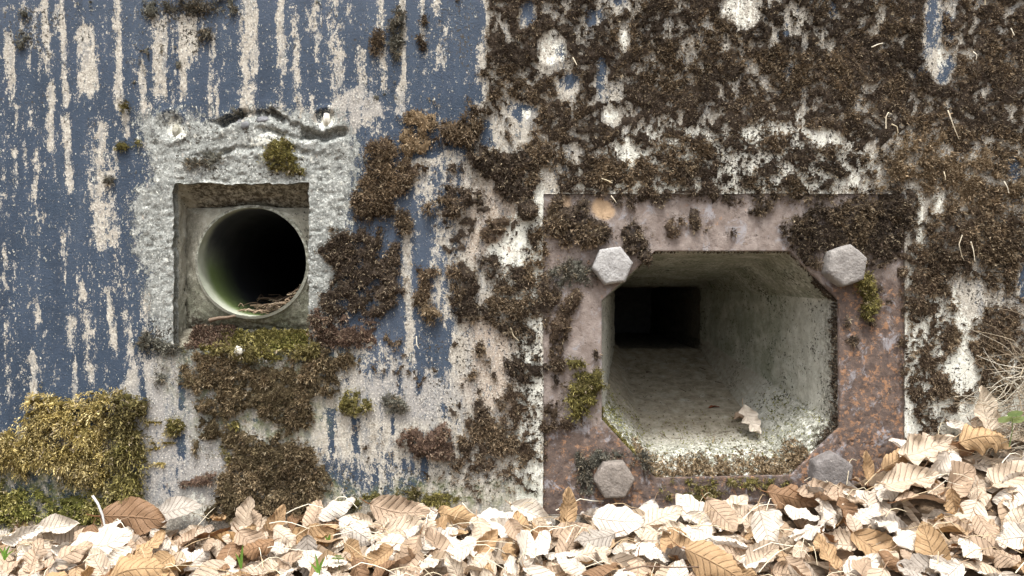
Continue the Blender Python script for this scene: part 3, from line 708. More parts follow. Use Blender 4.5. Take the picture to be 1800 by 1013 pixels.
C([(866, 402, 26, 17, -30)], 'slanted brown moss cushion on beige concrete left of the white blot', pal='brown', thick=12)
C([(632, 708, 28, 22)], 'round olive green moss cushion on beige concrete below and right of the niche', pal='olive', thick=17)
C([(692, 708, 19, 17)], 'flat grey moss spot right of the round olive cushion', pal='grey', thick=5, dens=.8)
C([(849, 718, 19, 27)], 'black brown upright moss cushion on beige concrete left of the white strip', thick=15)
C([(752, 782, 50, 24, 12), (775, 765, 26, 18, -40), (715, 775, 22, 14)], 'reddish brown bushy moss cushion low on the wall between niche and plate', pal='red', thick=20, ln=(4, 8.5))
for b, w in (((826, 655, 9, 10), 'leftmost'), ((842, 622, 12, 16), 'topmost'), ((858, 640, 6, 8), 'smallest'), ((868, 668, 5, 18), 'narrowest')): C([b], f'small dark tuft on pinkish concrete left of the white strip, {w} of four', thick=6)
C([(258, 600, 15, 13)], 'small dark moss tuft at the lower left corner of the niche', thick=12, pal='grey')
C([(309, 745, 17, 12)], 'lone dark green moss dot on bare grey concrete at lower left', pal='olive', thick=9)
for b, w in (((217, 258, 20, 8), 'widest'), ((246, 254, 8, 7), 'smallest'), ((222, 190, 12, 6), 'topmost')): C([b], f'small olive moss tuft on blue paint left of the niche, {w} of three', pal='olive', thick=9)
C([(192, 316, 10, 9)], 'tiny dark moss spot on a pale streak left of the niche', pal='grey', thick=6)
C([(493, 280, 34, 26), (505, 260, 14, 14)], 'dark green moss growing on the broken edge above the niche', pal='olive', thick=7, dens=.7)
C([(352, 284, 28, 13), (372, 277, 18, 10)], 'sparse dark moss on the render at the upper left of the niche', pal='grey', thick=5, dens=.65)
C([(1005, 410, 40, 42), (1025, 375, 16, 24), (1045, 408, 26, 18), (985, 400, 22, 34)], 'big dark moss cushion covering the upper left corner of the rusty plate', thick=17)
C([(1117, 420, 26, 31), (1100, 405, 12, 10), (1135, 450, 9, 18)], 'dark moss cushion beside the pale bolt on its right', thick=15)
C([(975, 358, 13, 22), (970, 395, 9, 25)], 'narrow dark moss strip along the left edge of the rusty plate, at its top', thick=8, dens=.9)
C([(1012, 478, 40, 20), (1042, 492, 20, 12)], 'thin dark moss left of the pale bolt head', pal='grey', thick=6, dens=.72)
C([(968, 505, 22, 34), (985, 490, 10, 20)], 'dark moss over the left edge of the rusty plate at bolt height', thick=11)
C([(1005, 528, 14, 28, 35), (985, 570, 20, 46, 10), (972, 630, 16, 34)], 'long olive brown moss strand down the left side of the rusty plate', pal='brown', thick=10, dens=.9)
C([(1028, 690, 30, 50, 12), (1012, 640, 22, 11), (1045, 668, 14, 22)], 'olive moss cushion left of the embrasure mouth', pal='olive', thick=17)
C([(975, 732, 36, 34), (1005, 735, 30, 30)], 'dark moss patch at the foot of the olive cushion on the plate', pal='brown', thick=10, dens=.85)
for b, w in (((1046, 622, 8, 9), 'nearest the embrasure'), ((974, 672, 8, 14), 'nearest the white strip'), ((995, 678, 7, 8), 'touching the olive cushion')): C([b], f'tiny moss dot on pinkish steel left of the embrasure, {w}', thick=5)
C([(1178, 397, 15, 17, 20), (1190, 386, 14, 9)], 'moss tuft in the middle of the plate top, nearest the pale bolt', pal='brown', thick=9)
C([(1221, 380, 9, 18), (1225, 398, 6, 8)], 'upright moss tuft above the embrasure centre', thick=8)
for b, w in (((1288, 408, 9, 9), 'largest'), ((1241, 404, 6, 5), 'leftmost'), ((1308, 428, 5, 4), 'lowest')): C([b], f'tiny moss dot above the embrasure mouth, {w} of three', thick=5)
C([(1375, 405, 11, 14)], 'small moss tuft at the upper right corner of the embrasure mouth', thick=8)
C([(1515, 492, 22, 34), (1522, 540, 20, 26), (1500, 470, 18, 14)], 'olive moss hanging from the right upper bolt', pal='olive', thick=17, dens=.95, ln=(4, 8))
for b, w in (((1545, 505, 10, 6), 'highest'), ((1562, 530, 8, 6), 'rightmost'), ((1490, 565, 7, 8), 'beside the hanging moss tip'), ((1530, 570, 6, 6), 'under the hanging moss'), ((1500, 600, 8, 12), 'lowest')): C([b], f'moss dot on the right side of the rusty plate, {w}', thick=4)
C([(640, 475, 78, 62), (600, 430, 46, 36), (680, 520, 34, 34), (625, 520, 60, 36)], 'large dark brown moss patch directly right of the niche', thick=11, dens=.93)
C([(610, 590, 62, 30), (575, 570, 34, 30), (640, 575, 30, 20)], 'reddish brown moss patch at the lower right corner of the niche', pal='red', thick=8, dens=.82)
C([(662, 352, 32, 50), (690, 300, 52, 36), (665, 275, 38, 26), (635, 350, 16, 26), (700, 330, 20, 24)], 'ragged dark moss patch above the large one right of the niche', pal='brown', thick=12, dens=.92)
C([(640, 395, 40, 14)], 'sparse moss on pale render between two dark patches right of the niche', thick=4, dens=.5)
# cushions grown into continuous cover
S = lambda blobs, label, **k: moss('moss_cover', blobs, label, kind='stuff', **k)
S([(60, 795, 110, 46, 0), (-10, 790, 80, 40), (-120, 800, 110, 50), (130, 745, 84, 42), (130, 805, 70, 46), (60, 728, 34, 9, -8), (95, 706, 50, 8, 12), (190, 702, 30, 10, -32)], 'thick golden feathery moss at the lower left corner', pal='gold', thick=24, ln=(3.5, 7.5), shoots=6, spacing=2.25, frond=True, dens=.90, cut=[(92, 832, 36, 18, 1.2), (25, 850, 40, 14, 1), (165, 742, 14, 8, .6), (5, 722, 60, 24, 1.3), (240, 700, 26, 20, 1.2), (250, 830, 30, 24, .8)])
S([(222, 770, 34, 76), (200, 720, 38, 24), (225, 850, 40, 44), (150, 830, 50, 24)], 'dark olive moss at the right end of the golden moss', pal='olive', dens=.78, thick=22, ln=(5, 9), shoots=5, spacing=2.8, frond=True)
S([(70, 905, 110, 42), (-60, 900, 90, 50), (150, 890, 60, 30), (110, 930, 60, 30)], 'yellow green moss at the foot of the lower left wall', pal='green', thick=16, ln=(4, 8), shoots=5, spacing=2.8, frond=True, dens=.7)
S([(267, 741, 24, 4), (278, 777, 30, 5), (272, 783, 14, 8), (276, 815, 18, 4), (245, 818, 12, 4)], 'fine golden moss sprigs on bare grey concrete at lower left', pal='gold', thick=3, ln=(3, 6), dens=.75)
S([(512, 594, 34, 17)], 'bright green moss on the niche ledge', pal='green', thick=15, spacing=2.1)
S([(440, 605, 110, 24), (370, 598, 40, 20), (550, 600, 20, 24)], 'olive moss along the ledge under the pipe', pal='olive', thick=15, dens=.86)
S([(300, 608, 50, 14), (285, 650, 14, 18)], 'thin grey moss under the left niche corner', pal='grey', thick=5, dens=.7)
S([(420, 655, 90, 44), (560, 660, 60, 44), (480, 700, 110, 60), (400, 740, 50, 70), (360, 680, 34, 50)], 'dark mixed moss spreading below the niche', pal='bronze', thick=9, dens=.84, cut=[(430, 742, 30, 18, 1.2), (470, 745, 22, 14, 1), (570, 720, 24, 40, .8)])
S([(490, 825, 105, 62), (430, 870, 60, 46), (540, 860, 60, 40)], 'broad brown and olive moss mound low on the wall under the niche', pal='bronze', thick=14, dens=.95)
S([(440, 858, 44, 34), (400, 780, 30, 40), (470, 800, 26, 14)], 'olive moss left of the broad brown mound', pal='olive', thick=13, dens=.85)
S([(365, 843, 58, 10, -8), (420, 838, 30, 10)], 'arched brown moss band above the bare blue spot at the foot of the wall', pal='red', thick=12, dens=.95)
S([(690, 872, 70, 12), (760, 880, 60, 14), (620, 885, 40, 10)], 'thin olive moss along the litter line', pal='olive', thick=7, dens=.7)
S([(885, 765, 58, 46), (830, 800, 60, 30), (900, 700, 30, 24), (925, 810, 26, 40)], 'mottled dark moss between the reddish cushion and the white strip', pal='brown', thick=7, dens=.62)
S([(870, 850, 90, 40), (780, 830, 60, 24)], 'sparse moss specks low on beige concrete', pal='brown', thick=3, dens=.35)
S([(888, 560, 44, 30), (935, 535, 32, 26), (925, 650, 34, 26), (925, 600, 18, 20)], 'dark moss patches on and beside the white strip', pal='dark', thick=9, dens=.82)
S([(815, 508, 26, 44), (830, 555, 24, 16), (795, 478, 10, 14)], 'dark ragged moss on the right border of the blue paint', pal='dark', thick=9, dens=.84)
S([(905, 485, 58, 40), (860, 460, 18, 34)], 'thin grey brown moss around the white blot', pal='dark', thick=6, dens=.74)
S([(940, 720, 28, 60), (930, 840, 20, 40), (935, 430, 20, 50)], 'fine dark moss flecks on the white strip', pal='dark', thick=3, dens=.55)
S([(885, 300, 48, 52), (930, 270, 44, 34), (850, 270, 26, 26), (890, 330, 34, 30)], 'dark moss clump above the white strip', thick=14, dens=.93)
S([(805, 300, 22, 14), (850, 300, 20, 18)], 'sparse moss on the blue paint above the oval cushion', thick=5, dens=.55)
S([(340, 8, 85, 18), (270, 20, 20, 14), (400, 15, 24, 12), (365, 60, 10, 8), (40, 30, 12, 10), (42, 70, 14, 16), (145, 8, 20, 16)], 'dark crusty moss along the upper edge at left', pal='grey', thick=4, dens=.55)
CUT = [(965, 95, 30, 42, 1.0), (835, 45, 18, 60, 2), (925, 22, 14, 24, 1.2), (1290, 22, 34, 28, .8), (1274, 75, 10, 22, .9), (1100, 66, 14, 30, .9), (1056, 130, 11, 34, .9), (1000, 148, 16, 18, .8), (1045, 28, 13, 15, .9),
       (1638, 50, 20, 62, 1.1), (1660, 122, 24, 22, 1.1), (1640, 110, 14, 20, 1), (845, 160, 13, 24, 1.4), (925, 200, 26, 18, .9), (856, 240, 16, 22, 1.4), (1078, 205, 16, 22, .9), (1380, 130, 16, 12, .6), (1092, 4, 20, 14, .8),
       (1125, 262, 30, 28, .9), (940, 300, 16, 40, 1.6), (1785, 295, 18, 26, 1), (1740, 330, 20, 40, .6), (800, 120, 30, 100, .5), (1318, 235, 18, 10, 1.), (1450, 238, 28, 16, .7)]
moss('moss_cover', [(1180, 90, 340, 150), (900, 100, 76, 95), (1000, 0, 180, 150), (1500, 100, 420, 160), (1250, -140, 500, 140), (1800, 120, 240, 170), (1030, 215, 90, 60), (1750, -100, 300, 160), (870, 175, 46, 60)],
  'dense dark brown moss cover over the upper right of the wall', thick=6, dens=.76, spacing=2.3, ln=(3, 7), cut=CUT, kind='stuff')
S([(1040, 270, 110, 60), (1200, 245, 200, 34), (1250, 290, 270, 56), (1430, 290, 130, 60), (1020, 310, 60, 40)], 'mottled moss with white concrete showing through, above the rusty plate', pal='dark', thick=5, dens=.68, spacing=2.4, cut=CUT + [(1190, 333, 36, 8, 1)])
S([(1475, 385, 110, 52), (1420, 400, 50, 60), (1540, 430, 60, 40), (1570, 380, 50, 60), (1330, 362, 28, 18), (1300, 348, 50, 10)], 'dark moss carpet hanging over the upper right corner of the rusty plate', thick=11, dens=.88)
S([(1112, 348, 9, 20), (1085, 345, 12, 16), (1160, 348, 14, 14), (1060, 338, 60, 8)], 'moss fringe along the top edge of the rusty plate', thick=7, dens=.85)
S([(1680, 250, 200, 90), (1820, 280, 180, 110), (1560, 290, 80, 80)], 'brown moss cover at the right edge above the plate', pal='tan', thick=7, dens=.68, spacing=2.4, cut=CUT)
S([(1660, 440, 90, 110), (1760, 420, 130, 110), (1900, 450, 150, 160), (1625, 500, 34, 90)], 'dark brown moss right of the rusty plate', pal='brown', thick=8, dens=.72, spacing=2.4, cut=[(1616, 385, 10, 42, 1.2), (1650, 350, 14, 26, .9), (1700, 520, 30, 40, .6), (1797, 505, 14, 36, .8)])
S([(1640, 610, 60, 100), (1760, 600, 90, 80), (1630, 720, 50, 70), (1900, 620, 140, 100), (1720, 690, 60, 50)], 'patchy moss on whitish concrete right of the plate', pal='brown', thick=5, dens=.64, spacing=2.4, cut=[(1690, 640, 24, 60, .6)])
S([(1290, 848, 120, 9), (1210, 868, 60, 14), (1370, 862, 40, 12)], 'thin green brown moss on the plate under the embrasure mouth', pal='olive', thick=5, dens=.6)
S([(1035, 815, 30, 18), (1030, 850, 14, 26), (1125, 815, 20, 26), (1060, 800, 40, 10)], 'dark moss film around the lower left bolt', pal='grey', thick=5, dens=.7)
S([(1270, 341, 330, 11), (1450, 345, 120, 14)], 'broken moss fringe where the plate top meets the concrete', pal='dark', thick=7, dens=.8)
S([(953, 620, 12, 280), (1592, 620, 9, 200)], 'moss specks along the side edges of the rusty plate', pal='brown', thick=4, dens=.5)
S([(820, 430, 60, 90), (800, 600, 70, 80), (850, 700, 60, 90), (680, 640, 60, 60), (640, 780, 70, 60), (900, 420, 40, 80)], 'fine scattered moss specks on the wall between niche and plate', pal='dark', thick=3, dens=.24, ln=(2.5, 5))
S([(250, 120, 260, 140), (640, 100, 160, 120)], 'tiny dark moss specks on the upper blue paint', pal='grey', thick=2, dens=.07, ln=(2, 4))
# ------------------------------------------------------------------ moss rooted on the embrasure mouth and in the pipe
def moss_points(name, base, normal, pal, label, ln=(3, 7), shoots=4, kind='stuff'):
    n = len(base); pc = np.array(PAL[pal])
    lean = normal + rng.normal(size=(n, 3)) * .45; lean /= np.linalg.norm(lean, axis=1, keepdims=True)
    c = pc[np.clip((rng.beta(1.4, 1.8, n) * 5), 0, 4).astype(int)] * (.8 + .4 * rng.random((n, 1)))
    L = (ln[0] + (ln[1] - ln[0]) * rng.random(n)) / 1000; Vs, Cs = [], []
    for s in range(shoots):
        d = lean + rng.normal(size=(n, 3)) * .6; d /= np.linalg.norm(d, axis=1, keepdims=True)
        v_, c_ = blades(base + lean * (L * .15 * s)[:, None], d, L, L * .15, c * (.8 + .4 * rng.random((n, 1)))); Vs.append(v_); Cs.append(c_)
    Vs = np.concatenate(Vs)
    o = link(name, np_mesh(name, Vs, np.arange(len(Vs)).reshape(-1, 4), colors=np.concatenate(Cs)), M['moss'])
    return tag(o, label, 'moss', None, kind)
def funnel_points(n, wfun, seed):
    r = np.random.default_rng(seed); I = r.integers(0, NO, n * 60); T = r.random(n * 60) ** 1.6 * .6
    P_ = ro[I] * (1 - T[:, None]) + rt[I] * T[:, None]
    keep = r.random(n * 60) < wfun(P_[:, 0], P_[:, 1], T, ro[I, 0], ro[I, 1]) * (.25 + 1.5 * samp(r_mid, P_[:, 0], P_[:, 1] + T * 300) ** 2)
    P_, T = P_[keep][:n], T[keep][:n]
    base = np.stack([X(P_[:, 0]), .012 + (DEP - .012) * T, Z(P_[:, 1])], -1)
    c = np.array([X(1268), .05, Z(640)]); nn = c - base; nn[:, 1] = -.35 * np.abs(nn[:, 2]) - .04; nn /= np.linalg.norm(nn, axis=1, keepdims=True)
    return base, nn
b_, n_ = funnel_points(2300, lambda x, y, t, ox, oy: (oy > 800) * sstep(.16, .02, t) * .95, 51)
moss_points('moss_cover', b_, n_, 'tan', 'dry brown moss along the bottom lip of the embrasure mouth', (4, 9))
b_, n_ = funnel_points(1700, lambda x, y, t, ox, oy: (oy > 740) * sstep(.45, .2, t) * sstep(.02, .15, t) * .8, 52)
moss_points('moss_cover', b_, n_, 'green', 'thin green moss film on the embrasure floor', (2, 4.5))
b_, n_ = funnel_points(1900, lambda x, y, t, ox, oy: ((ox > 1440) & (oy > 470)) * sstep(.05, .0, t), 53)
moss_points('moss_cover', b_, n_, 'dark', 'dark moss edging the right side of the embrasure mouth', (2.5, 5))
b_, n_ = funnel_points(900, lambda x, y, t, ox, oy: ((ox < 1160) & (oy > 720)) * sstep(.045, .0, t), 54)
moss_points('moss_cover', b_, n_, 'olive', 'dark green moss edging the lower left corner of the embrasure mouth', (2.5, 5.5))
b_, n_ = funnel_points(700, lambda x, y, t, ox, oy: ((oy < 470) | ((ox > 1380) & (oy < 540))) * sstep(.02, .0, t), 55)
moss_points('moss_cover', b_, n_, 'dark', 'thin moss fringe along the top edge of the embrasure mouth', (2, 4))

def ledge_points(n, x0, x1, seed, t0=.0, t1=1.):
    r = np.random.default_rng(seed); x = r.uniform(x0, x1, n * 3); t_ = r.uniform(t0, t1, n * 3)
    keep = samp(r_mid, x, 560 + t_ * 60) > .25; x, t_ = x[keep][:n], t_[keep][:n]
    base = np.stack([X(x), .004 + .056 * t_, Z(616 - 36 * t_) + .002], -1)
    return base, np.tile(np.array([[0, -.75, .65]]), (len(base), 1))
b_, n_ = ledge_points(1500, 322, 400, 61); moss_points('moss_cover', b_, n_, 'red', 'reddish moss on the left part of the niche floor', (4, 9))
b_, n_ = ledge_points(2600, 380, 543, 62, 0, .8); moss_points('moss_cover', b_, n_, 'olive', 'olive moss covering the niche floor under the pipe rim', (4, 9))
b_, n_ = ledge_points(900, 478, 540, 63, 0, .6); moss_points('moss_cover', b_, n_, 'green', 'bright green moss on the right part of the niche floor', (4, 8))
# ------------------------------------------------------------------ ground
LX = [-2600, -400, 0, 90, 200, 400, 560, 1000, 1100, 1300, 1420, 1500, 1600, 1700, 1800, 2200, 4600]
LY = [950, 950, 955, 945, 920, 922, 908, 910, 915, 902, 870, 842, 792, 762, 742, 720, 700]
def ground_z(x, y):
    """height of the litter surface; y is negative in front of the wall"""
    px = np.asarray(x) * 1000 + 900; d = np.maximum(-np.asarray(y), 0)
    zc = Z(np.interp(px, LX, LY)); s = .30 + .34 * sstep(1350, 1750, px)
    d1 = np.minimum(d, .55); z = zc - s * d1
    low = Z(np.interp(px, [-2600, 1000, 2000, 4600], [1120, 1110, 1150, 1140])) - .08
    far = sstep(.45, 1.6, d)
    z = z * (1 - far) + low * far
    return z + .006 * np.sin(px / 37 + d * 40) * np.sin(d * 55 + px / 61) + .05 * far * np.sin(np.asarray(x) * 1.3) * np.cos(np.asarray(y) * .9)
gx_ = np.concatenate([np.linspace(-60, -2.6, 40), np.linspace(-2.5, 3.5, 200), np.linspace(3.6, 60, 40)])
gy_ = np.concatenate([np.linspace(.10, .0, 4), np.linspace(-.02, -1.8, 70), np.linspace(-1.9, -60, 50)])
GXX, GYY = np.meshgrid(gx_, gy_)
gz = ground_z(GXX, np.minimum(GYY, 0)) - .012
me = np_mesh('forest_floor', np.stack([GXX, GYY, gz], -1).reshape(-1, 3), grid_quads(len(gx_), len(gy_))[:, ::-1])
tag(link('forest_floor', me, M['soil']), None, None, None, 'structure')

# ------------------------------------------------------------------ leaves
COL = dict(bleached=((.76, .70, .62), (.60, .52, .43), (.68, .62, .53)), cream=((.62, .52, .40), (.46, .345, .24), (.56, .48, .38)),
           tan=((.47, .335, .225), (.32, .21, .13), (.48, .385, .29)), golden=((.46, .28, .125), (.32, .175, .07), (.46, .34, .21)),
           brown=((.25, .125, .055), (.15, .07, .03), (.30, .20, .12)), grey=((.40, .36, .31), (.25, .21, .175), (.40, .36, .31)),
           red=((.36, .10, .035), (.25, .06, .02), (.3, .12, .06)))
LM = {k: mat_leaf('leaf_' + k, *v) for k, v in COL.items()}
def leaf_verts(seed, kind, nu=30, nv=11):
    r = random.Random(seed); L = 1.0
    u = np.linspace(0, 1, nu)[:, None]; v = np.linspace(-1, 1, nv)[None]
    wid = .235 + .075 * r.random()
    w = wid * np.sin(np.pi * u ** (.80 + .12 * r.random())) ** .72 * (1.05 - .18 * u) + .003
    er = np.random.default_rng(seed); rag = 1 + (er.random((nu, 1)) - .5) * .05 + .018 * np.sin(u * 9 * 6.28)
    cr = er.random((9, 5)) - .5; cr[:, 1:-1] *= .8; ci_, cj_ = (np.linspace(0, 7.99, nu)).astype(int), np.linspace(0, 3.99, nv).astype(int); fu, fv = (np.linspace(0, 7.99, nu) % 1)[:, None], (np.linspace(0, 3.99, nv) % 1)[None]
    crump = ((cr[np.ix_(ci_, cj_)] * (1 - fv) + cr[np.ix_(ci_, cj_ + 1)] * fv) * (1 - fu) + (cr[np.ix_(ci_ + 1, cj_)] * (1 - fv) + cr[np.ix_(ci_ + 1, cj_ + 1)] * fv) * fu)
    if r.random() < .4:      # a torn bite in the margin
        cu = .25 + .5 * r.random(); sd = r.choice((-1, 1)); rag = np.where(True, rag, rag); bite = 1 - .35 * np.exp(-((u - cu) / .05) ** 2) * (v * sd > .4)
    else: bite = 1
    y = v * w * rag * bite; x = u * L + .04 * np.abs(v) * w
    y = y + .06 * (r.random() - .5) * np.sin(np.pi * u)
    z = .016 * np.cos(2 * np.pi * (u * 9 - np.abs(v) * 1.7)) * np.minimum(1, 3 * np.abs(v)) * np.sin(np.pi * u) ** .5 * (.5 + r.random())
    z = z + (.02 + .045 * r.random()) * np.abs(v) ** 2 * np.sin(2 * np.pi * ((1.5 + 2 * r.random()) * u + r.random()) + v * 1.2)
    z = z + crump * (.035 + .05 * r.random())
    if kind == 'flat': kc, kb, tw, fold = r.choice((-1, 1)) * r.uniform(.6, 2.2), r.choice((-1, 1)) * r.uniform(.2, 1.), r.uniform(-.4, .4), r.uniform(-.1, .35)
    elif kind == 'cupped': kc, kb, tw, fold = r.uniform(2.8, 5.2), r.uniform(.3, 1.8), r.uniform(-.6, .6), r.uniform(0, .3)
    elif kind == 'arched': kc, kb, tw, fold = r.uniform(-5, -2.4), r.uniform(-2, -.5), r.uniform(-.6, .6), r.uniform(-.3, 0)
    elif kind == 'curled': kc, kb, tw, fold = r.uniform(5.5, 8.5), r.uniform(-.4, 1.2), r.uniform(-1.2, 1.2), 0
    else: kc, kb, tw, fold = r.uniform(1, 3), r.uniform(-.5, 1.), r.uniform(-1, 1), r.uniform(.6, 1.0)
    side = r.uniform(-.5, .5) * wid
    a_ = kc * (y - side)
    y, z = np.sin(a_) / kc * (1 - 0 * z) - z * np.sin(a_), (1 - np.cos(a_)) / kc + z * np.cos(a_)
    z = z + fold * np.abs(y)
    ct, st_ = np.cos(tw * (u - .4)), np.sin(tw * (u - .4)); y, z = y * ct - z * st_, y * st_ + z * ct
    b = kb * (x - .45) + 1e-6
    x, z = .45 + np.sin(b) / (kb + 1e-9) * 1. - z * np.sin(b), (1 - np.cos(b)) / (kb + 1e-9) + z * np.cos(b)
    V = np.stack([x - .5, y, z], -1); V[..., 2] -= V[..., 2].mean()
    UV = np.stack([u + 0 * v, (v * .5 + .5) + 0 * u], -1)
    return V.reshape(-1, 3), UV.reshape(-1, 2)
def uvset(me, uv, quads):
    lay = me.uv_layers.new(name='UVMap'); lay.data.foreach_set('uv', uv[quads.ravel()].astype(np.float32).ravel())
KINDS = ['flat', 'cupped', 'arched', 'curled', 'folded']
VAR = {k: [] for k in KINDS}
for ki, kd in enumerate(KINDS):
    for s in range(7):
        V, UV = leaf_verts(100 + ki * 20 + s, kd); q = grid_quads(11, 30)
        me = np_mesh('leaf', V, q); uvset(me, UV, q)
        stem = V.reshape(30, 11, 3)[0, 5]; nxt = V.reshape(30, 11, 3)[2, 5]
        VAR[kd].append((me, stem, stem - nxt))
def tube(pts, r0, r1=None, n=4):
    """thin tube along points; returns verts, quads"""
    pts = np.asarray(pts, float); m = len(pts); r1 = r0 * .5 if r1 is None else r1
    tg = np.gradient(pts, axis=0); tg /= np.linalg.norm(tg, axis=1, keepdims=True) + 1e-12
    a0 = np.cross(tg, [0.31, .2, .93]); a0 /= np.linalg.norm(a0, axis=1, keepdims=True) + 1e-12; b0 = np.cross(tg, a0)
    rr = np.linspace(r0, r1, m)[:, None, None]; an = np.arange(n) * 2 * np.pi / n
    V = pts[:, None] + rr * (a0[:, None] * np.cos(an)[None, :, None] + b0[:, None] * np.sin(an)[None, :, None])
    return V.reshape(-1, 3), grid_quads(n, m, True)
STALK = {}
def stalk_mesh(kd, i):
    if (kd, i) not in STALK:
        me, p, d = VAR[kd][i]; d = d / (np.linalg.norm(d) + 1e-9)
        pts = [p - d * .03, p + d * .05, p + d * .10 + np.array([0, .01, .008]), p + d * .17 + np.array([0, .03, .02])]
        STALK[(kd, i)] = np_mesh('stalk', *tube(pts, .012, .008))
    return STALK[(kd, i)]
lr = random.Random(21)
def leaf(pos, size, rot, kd, colour, label, group='fallen leaves along the foot of the wall', name='fallen_leaf', stalk=True):
    i = lr.randrange(7); me = VAR[kd][i][0]
    if not me.materials: me.materials.append(None)
    o = bpy.data.objects.new(name, me); col.objects.link(o)
    me.polygons.foreach_set('use_smooth', np.ones(len(me.polygons), bool))
    o.material_slots[0].link = 'OBJECT'; o.material_slots[0].material = LM[colour]
    o.location = pos; o.rotation_euler = rot; o.scale = (size,) * 3
    tag(o, label, 'leaf', group)
    if stalk:
        sm = stalk_mesh(kd, i)
        if not sm.materials: sm.materials.append(None)
        s = bpy.data.objects.new('stalk', sm); col.objects.link(s); s.parent = o
        s.material_slots[0].link = 'OBJECT'; s.material_slots[0].material = LM['brown' if colour in ('golden', 'tan', 'brown') else 'tan']
    return o
def eul(tilt, roll, lean=0):
    return (Matrix.Rotation(math.radians(lean), 3, 'Y') @ Matrix.Rotation(math.radians(tilt), 3, 'X') @ Matrix.Rotation(math.radians(roll), 3, 'Z')).to_euler()
def at(px, py, y):      # where a sight line from the viewpoint meets the depth y
    k_ = (CAM_D + y) / CAM_D; return Vector((X(px) * k_, y, Z0 + (506 - py) / 1000 * k_))
HAND = [  # px, py, y, length mm, tilt, roll, lean, kind, colour, label
 (238,902,-.045,118,72,-4,0,'flat','brown','long brown leaf lying flat at the wall foot under the olive moss'),
 (312,885,-.030,80,62,12,0,'flat','grey','grey brown leaf behind the long brown leaf at the wall foot'),
 (428,912,-.045,82,74,82,0,'cupped','cream','pale golden leaf standing upright below the broad moss mound'),
 (489,920,-.050,66,66,62,0,'cupped','golden','golden upright leaf next to the pale one below the moss mound'),
 (548,938,-.080,118,52,14,0,'curled','golden','large curled golden leaf lying under the broad moss mound'),
 (590,897,-.030,78,55,24,0,'arched','bleached','bleached leaf leaning on the wall right of the moss mound'),
 (700,906,-.040,112,46,-8,0,'cupped','tan','long tan leaf rolled along the wall below the blue remnant'),
 (722,928,-.075,92,56,4,0,'flat','cream','pale orange leaf in front of the long rolled tan leaf'),
 (872,911,-.040,96,42,9,0,'flat','bleached','white leaf pointing right at the foot of the white strip'),
 (812,902,-.025,84,52,-16,0,'arched','golden','rusty golden leaf tucked behind the white leaf at the white strip'),
 (1005,893,-.034,74,80,84,0,'cupped','golden','rolled golden leaf standing upright before the plate corner'),
 (1010,932,-.070,88,48,4,0,'cupped','tan','cupped tan leaf under the upright rolled one'),
 (1086,920,-.060,92,62,-4,0,'flat','bleached','broad white leaf below the lower left bolt'),
 (1160,906,-.035,84,44,26,0,'flat','cream','cream leaf leaning on the plate foot right of the lower left bolt'),
 (1293,893,-.035,64,56,34,0,'flat','cream','ribbed cream leaf below the embrasure lip'),
 (775,968,-.125,84,66,112,0,'flat','tan','veined tan leaf standing in the middle of the litter'),
 (700,962,-.120,110,52,10,0,'flat','bleached','broad white leaf left of the veined tan one'),
 (856,955,-.11,58,70,70,20,'folded','golden','folded orange leaf right of the veined tan one'),
 (1730,718,-.060,78,78,96,0,'cupped','cream','cream leaf standing upright beside the dry grass'),
 (1734,768,-.070,104,52,2,0,'arched','golden','orange brown leaf just under the upright cream leaf'),
 (1628,784,-.055,112,56,18,0,'cupped','cream','large wavy cream leaf on top of the heap at right'),
 (1575,804,-.050,72,60,24,0,'arched','golden','orange leaf at the left end of the heap beside the plate'),
 (1530,818,-.038,54,82,92,0,'cupped','golden','small rolled orange leaf standing beside the half buried bolt'),
 (1600,836,-.090,104,50,12,0,'cupped','cream','twisted cream leaf right of the half buried bolt'),
 (1452,862,-.055,104,44,4,0,'curled','tan','wavy tan leaf lying before the half buried bolt'),
 (1395,868,-.040,92,40,-18,0,'arched','brown','brown leaf left of the half buried bolt'),
 (1560,975,-.190,118,58,-36,0,'flat','golden','big ribbed golden leaf at the lower right, tip down'),
 (1352,938,-.135,78,68,-80,0,'flat','bleached','pure white oval leaf in front of the embrasure'),
 (1262,985,-.200,112,54,-30,0,'arched','golden','large ribbed orange leaf at the lower edge below the embrasure'),
 (1495,905,-.110,66,64,-70,0,'cupped','brown','dark orange cupped leaf below the half buried bolt'),
 (1560,920,-.120,86,56,-20,0,'arched','cream','ribbed cream leaf under the twisted cream one'),
 (1738,930,-.170,128,58,20,0,'flat','bleached','crinkled white grey leaf at the right end of the litter'),
 (1690,850,-.110,86,60,30,0,'folded','tan','folded tan leaf in the middle of the heap'),
 (1775,830,-.120,100,56,24,0,'cupped','cream','cream leaf on the heap at the right edge'),
 (40,944,-.070,66,60,20,0,'curled','bleached','crumpled white leaf at the left edge below the moss'),
 (172,968,-.120,120,54,24,0,'flat','bleached','wide ribbed pale leaf at the lower left'),
 (100,925,-.045,74,50,10,0,'folded','bleached','bleached folded leaf right of the crumpled white one'),
 (245,1000,-.200,104,52,10,0,'arched','golden','dark orange leaf edge at the bottom left')]
for h in HAND: leaf(at(*h[:3]), h[3] / 1000, eul(h[4], h[5], h[6]), h[7], h[8], h[9])
leaf(at(1322, 748, .150) + Vector((0, 0, .010)), .074, eul(58, -66, 4), 'cupped', 'bleached', 'dry curled leaf lying on the embrasure floor', group='leaves inside the embrasure')
leaf(at(1306, 734, .215) + Vector((0, 0, .004)), .044, eul(24, 20, 0), 'folded', 'tan', 'small bent leaf end touching the curled leaf in the embrasure', group='leaves inside the embrasure')
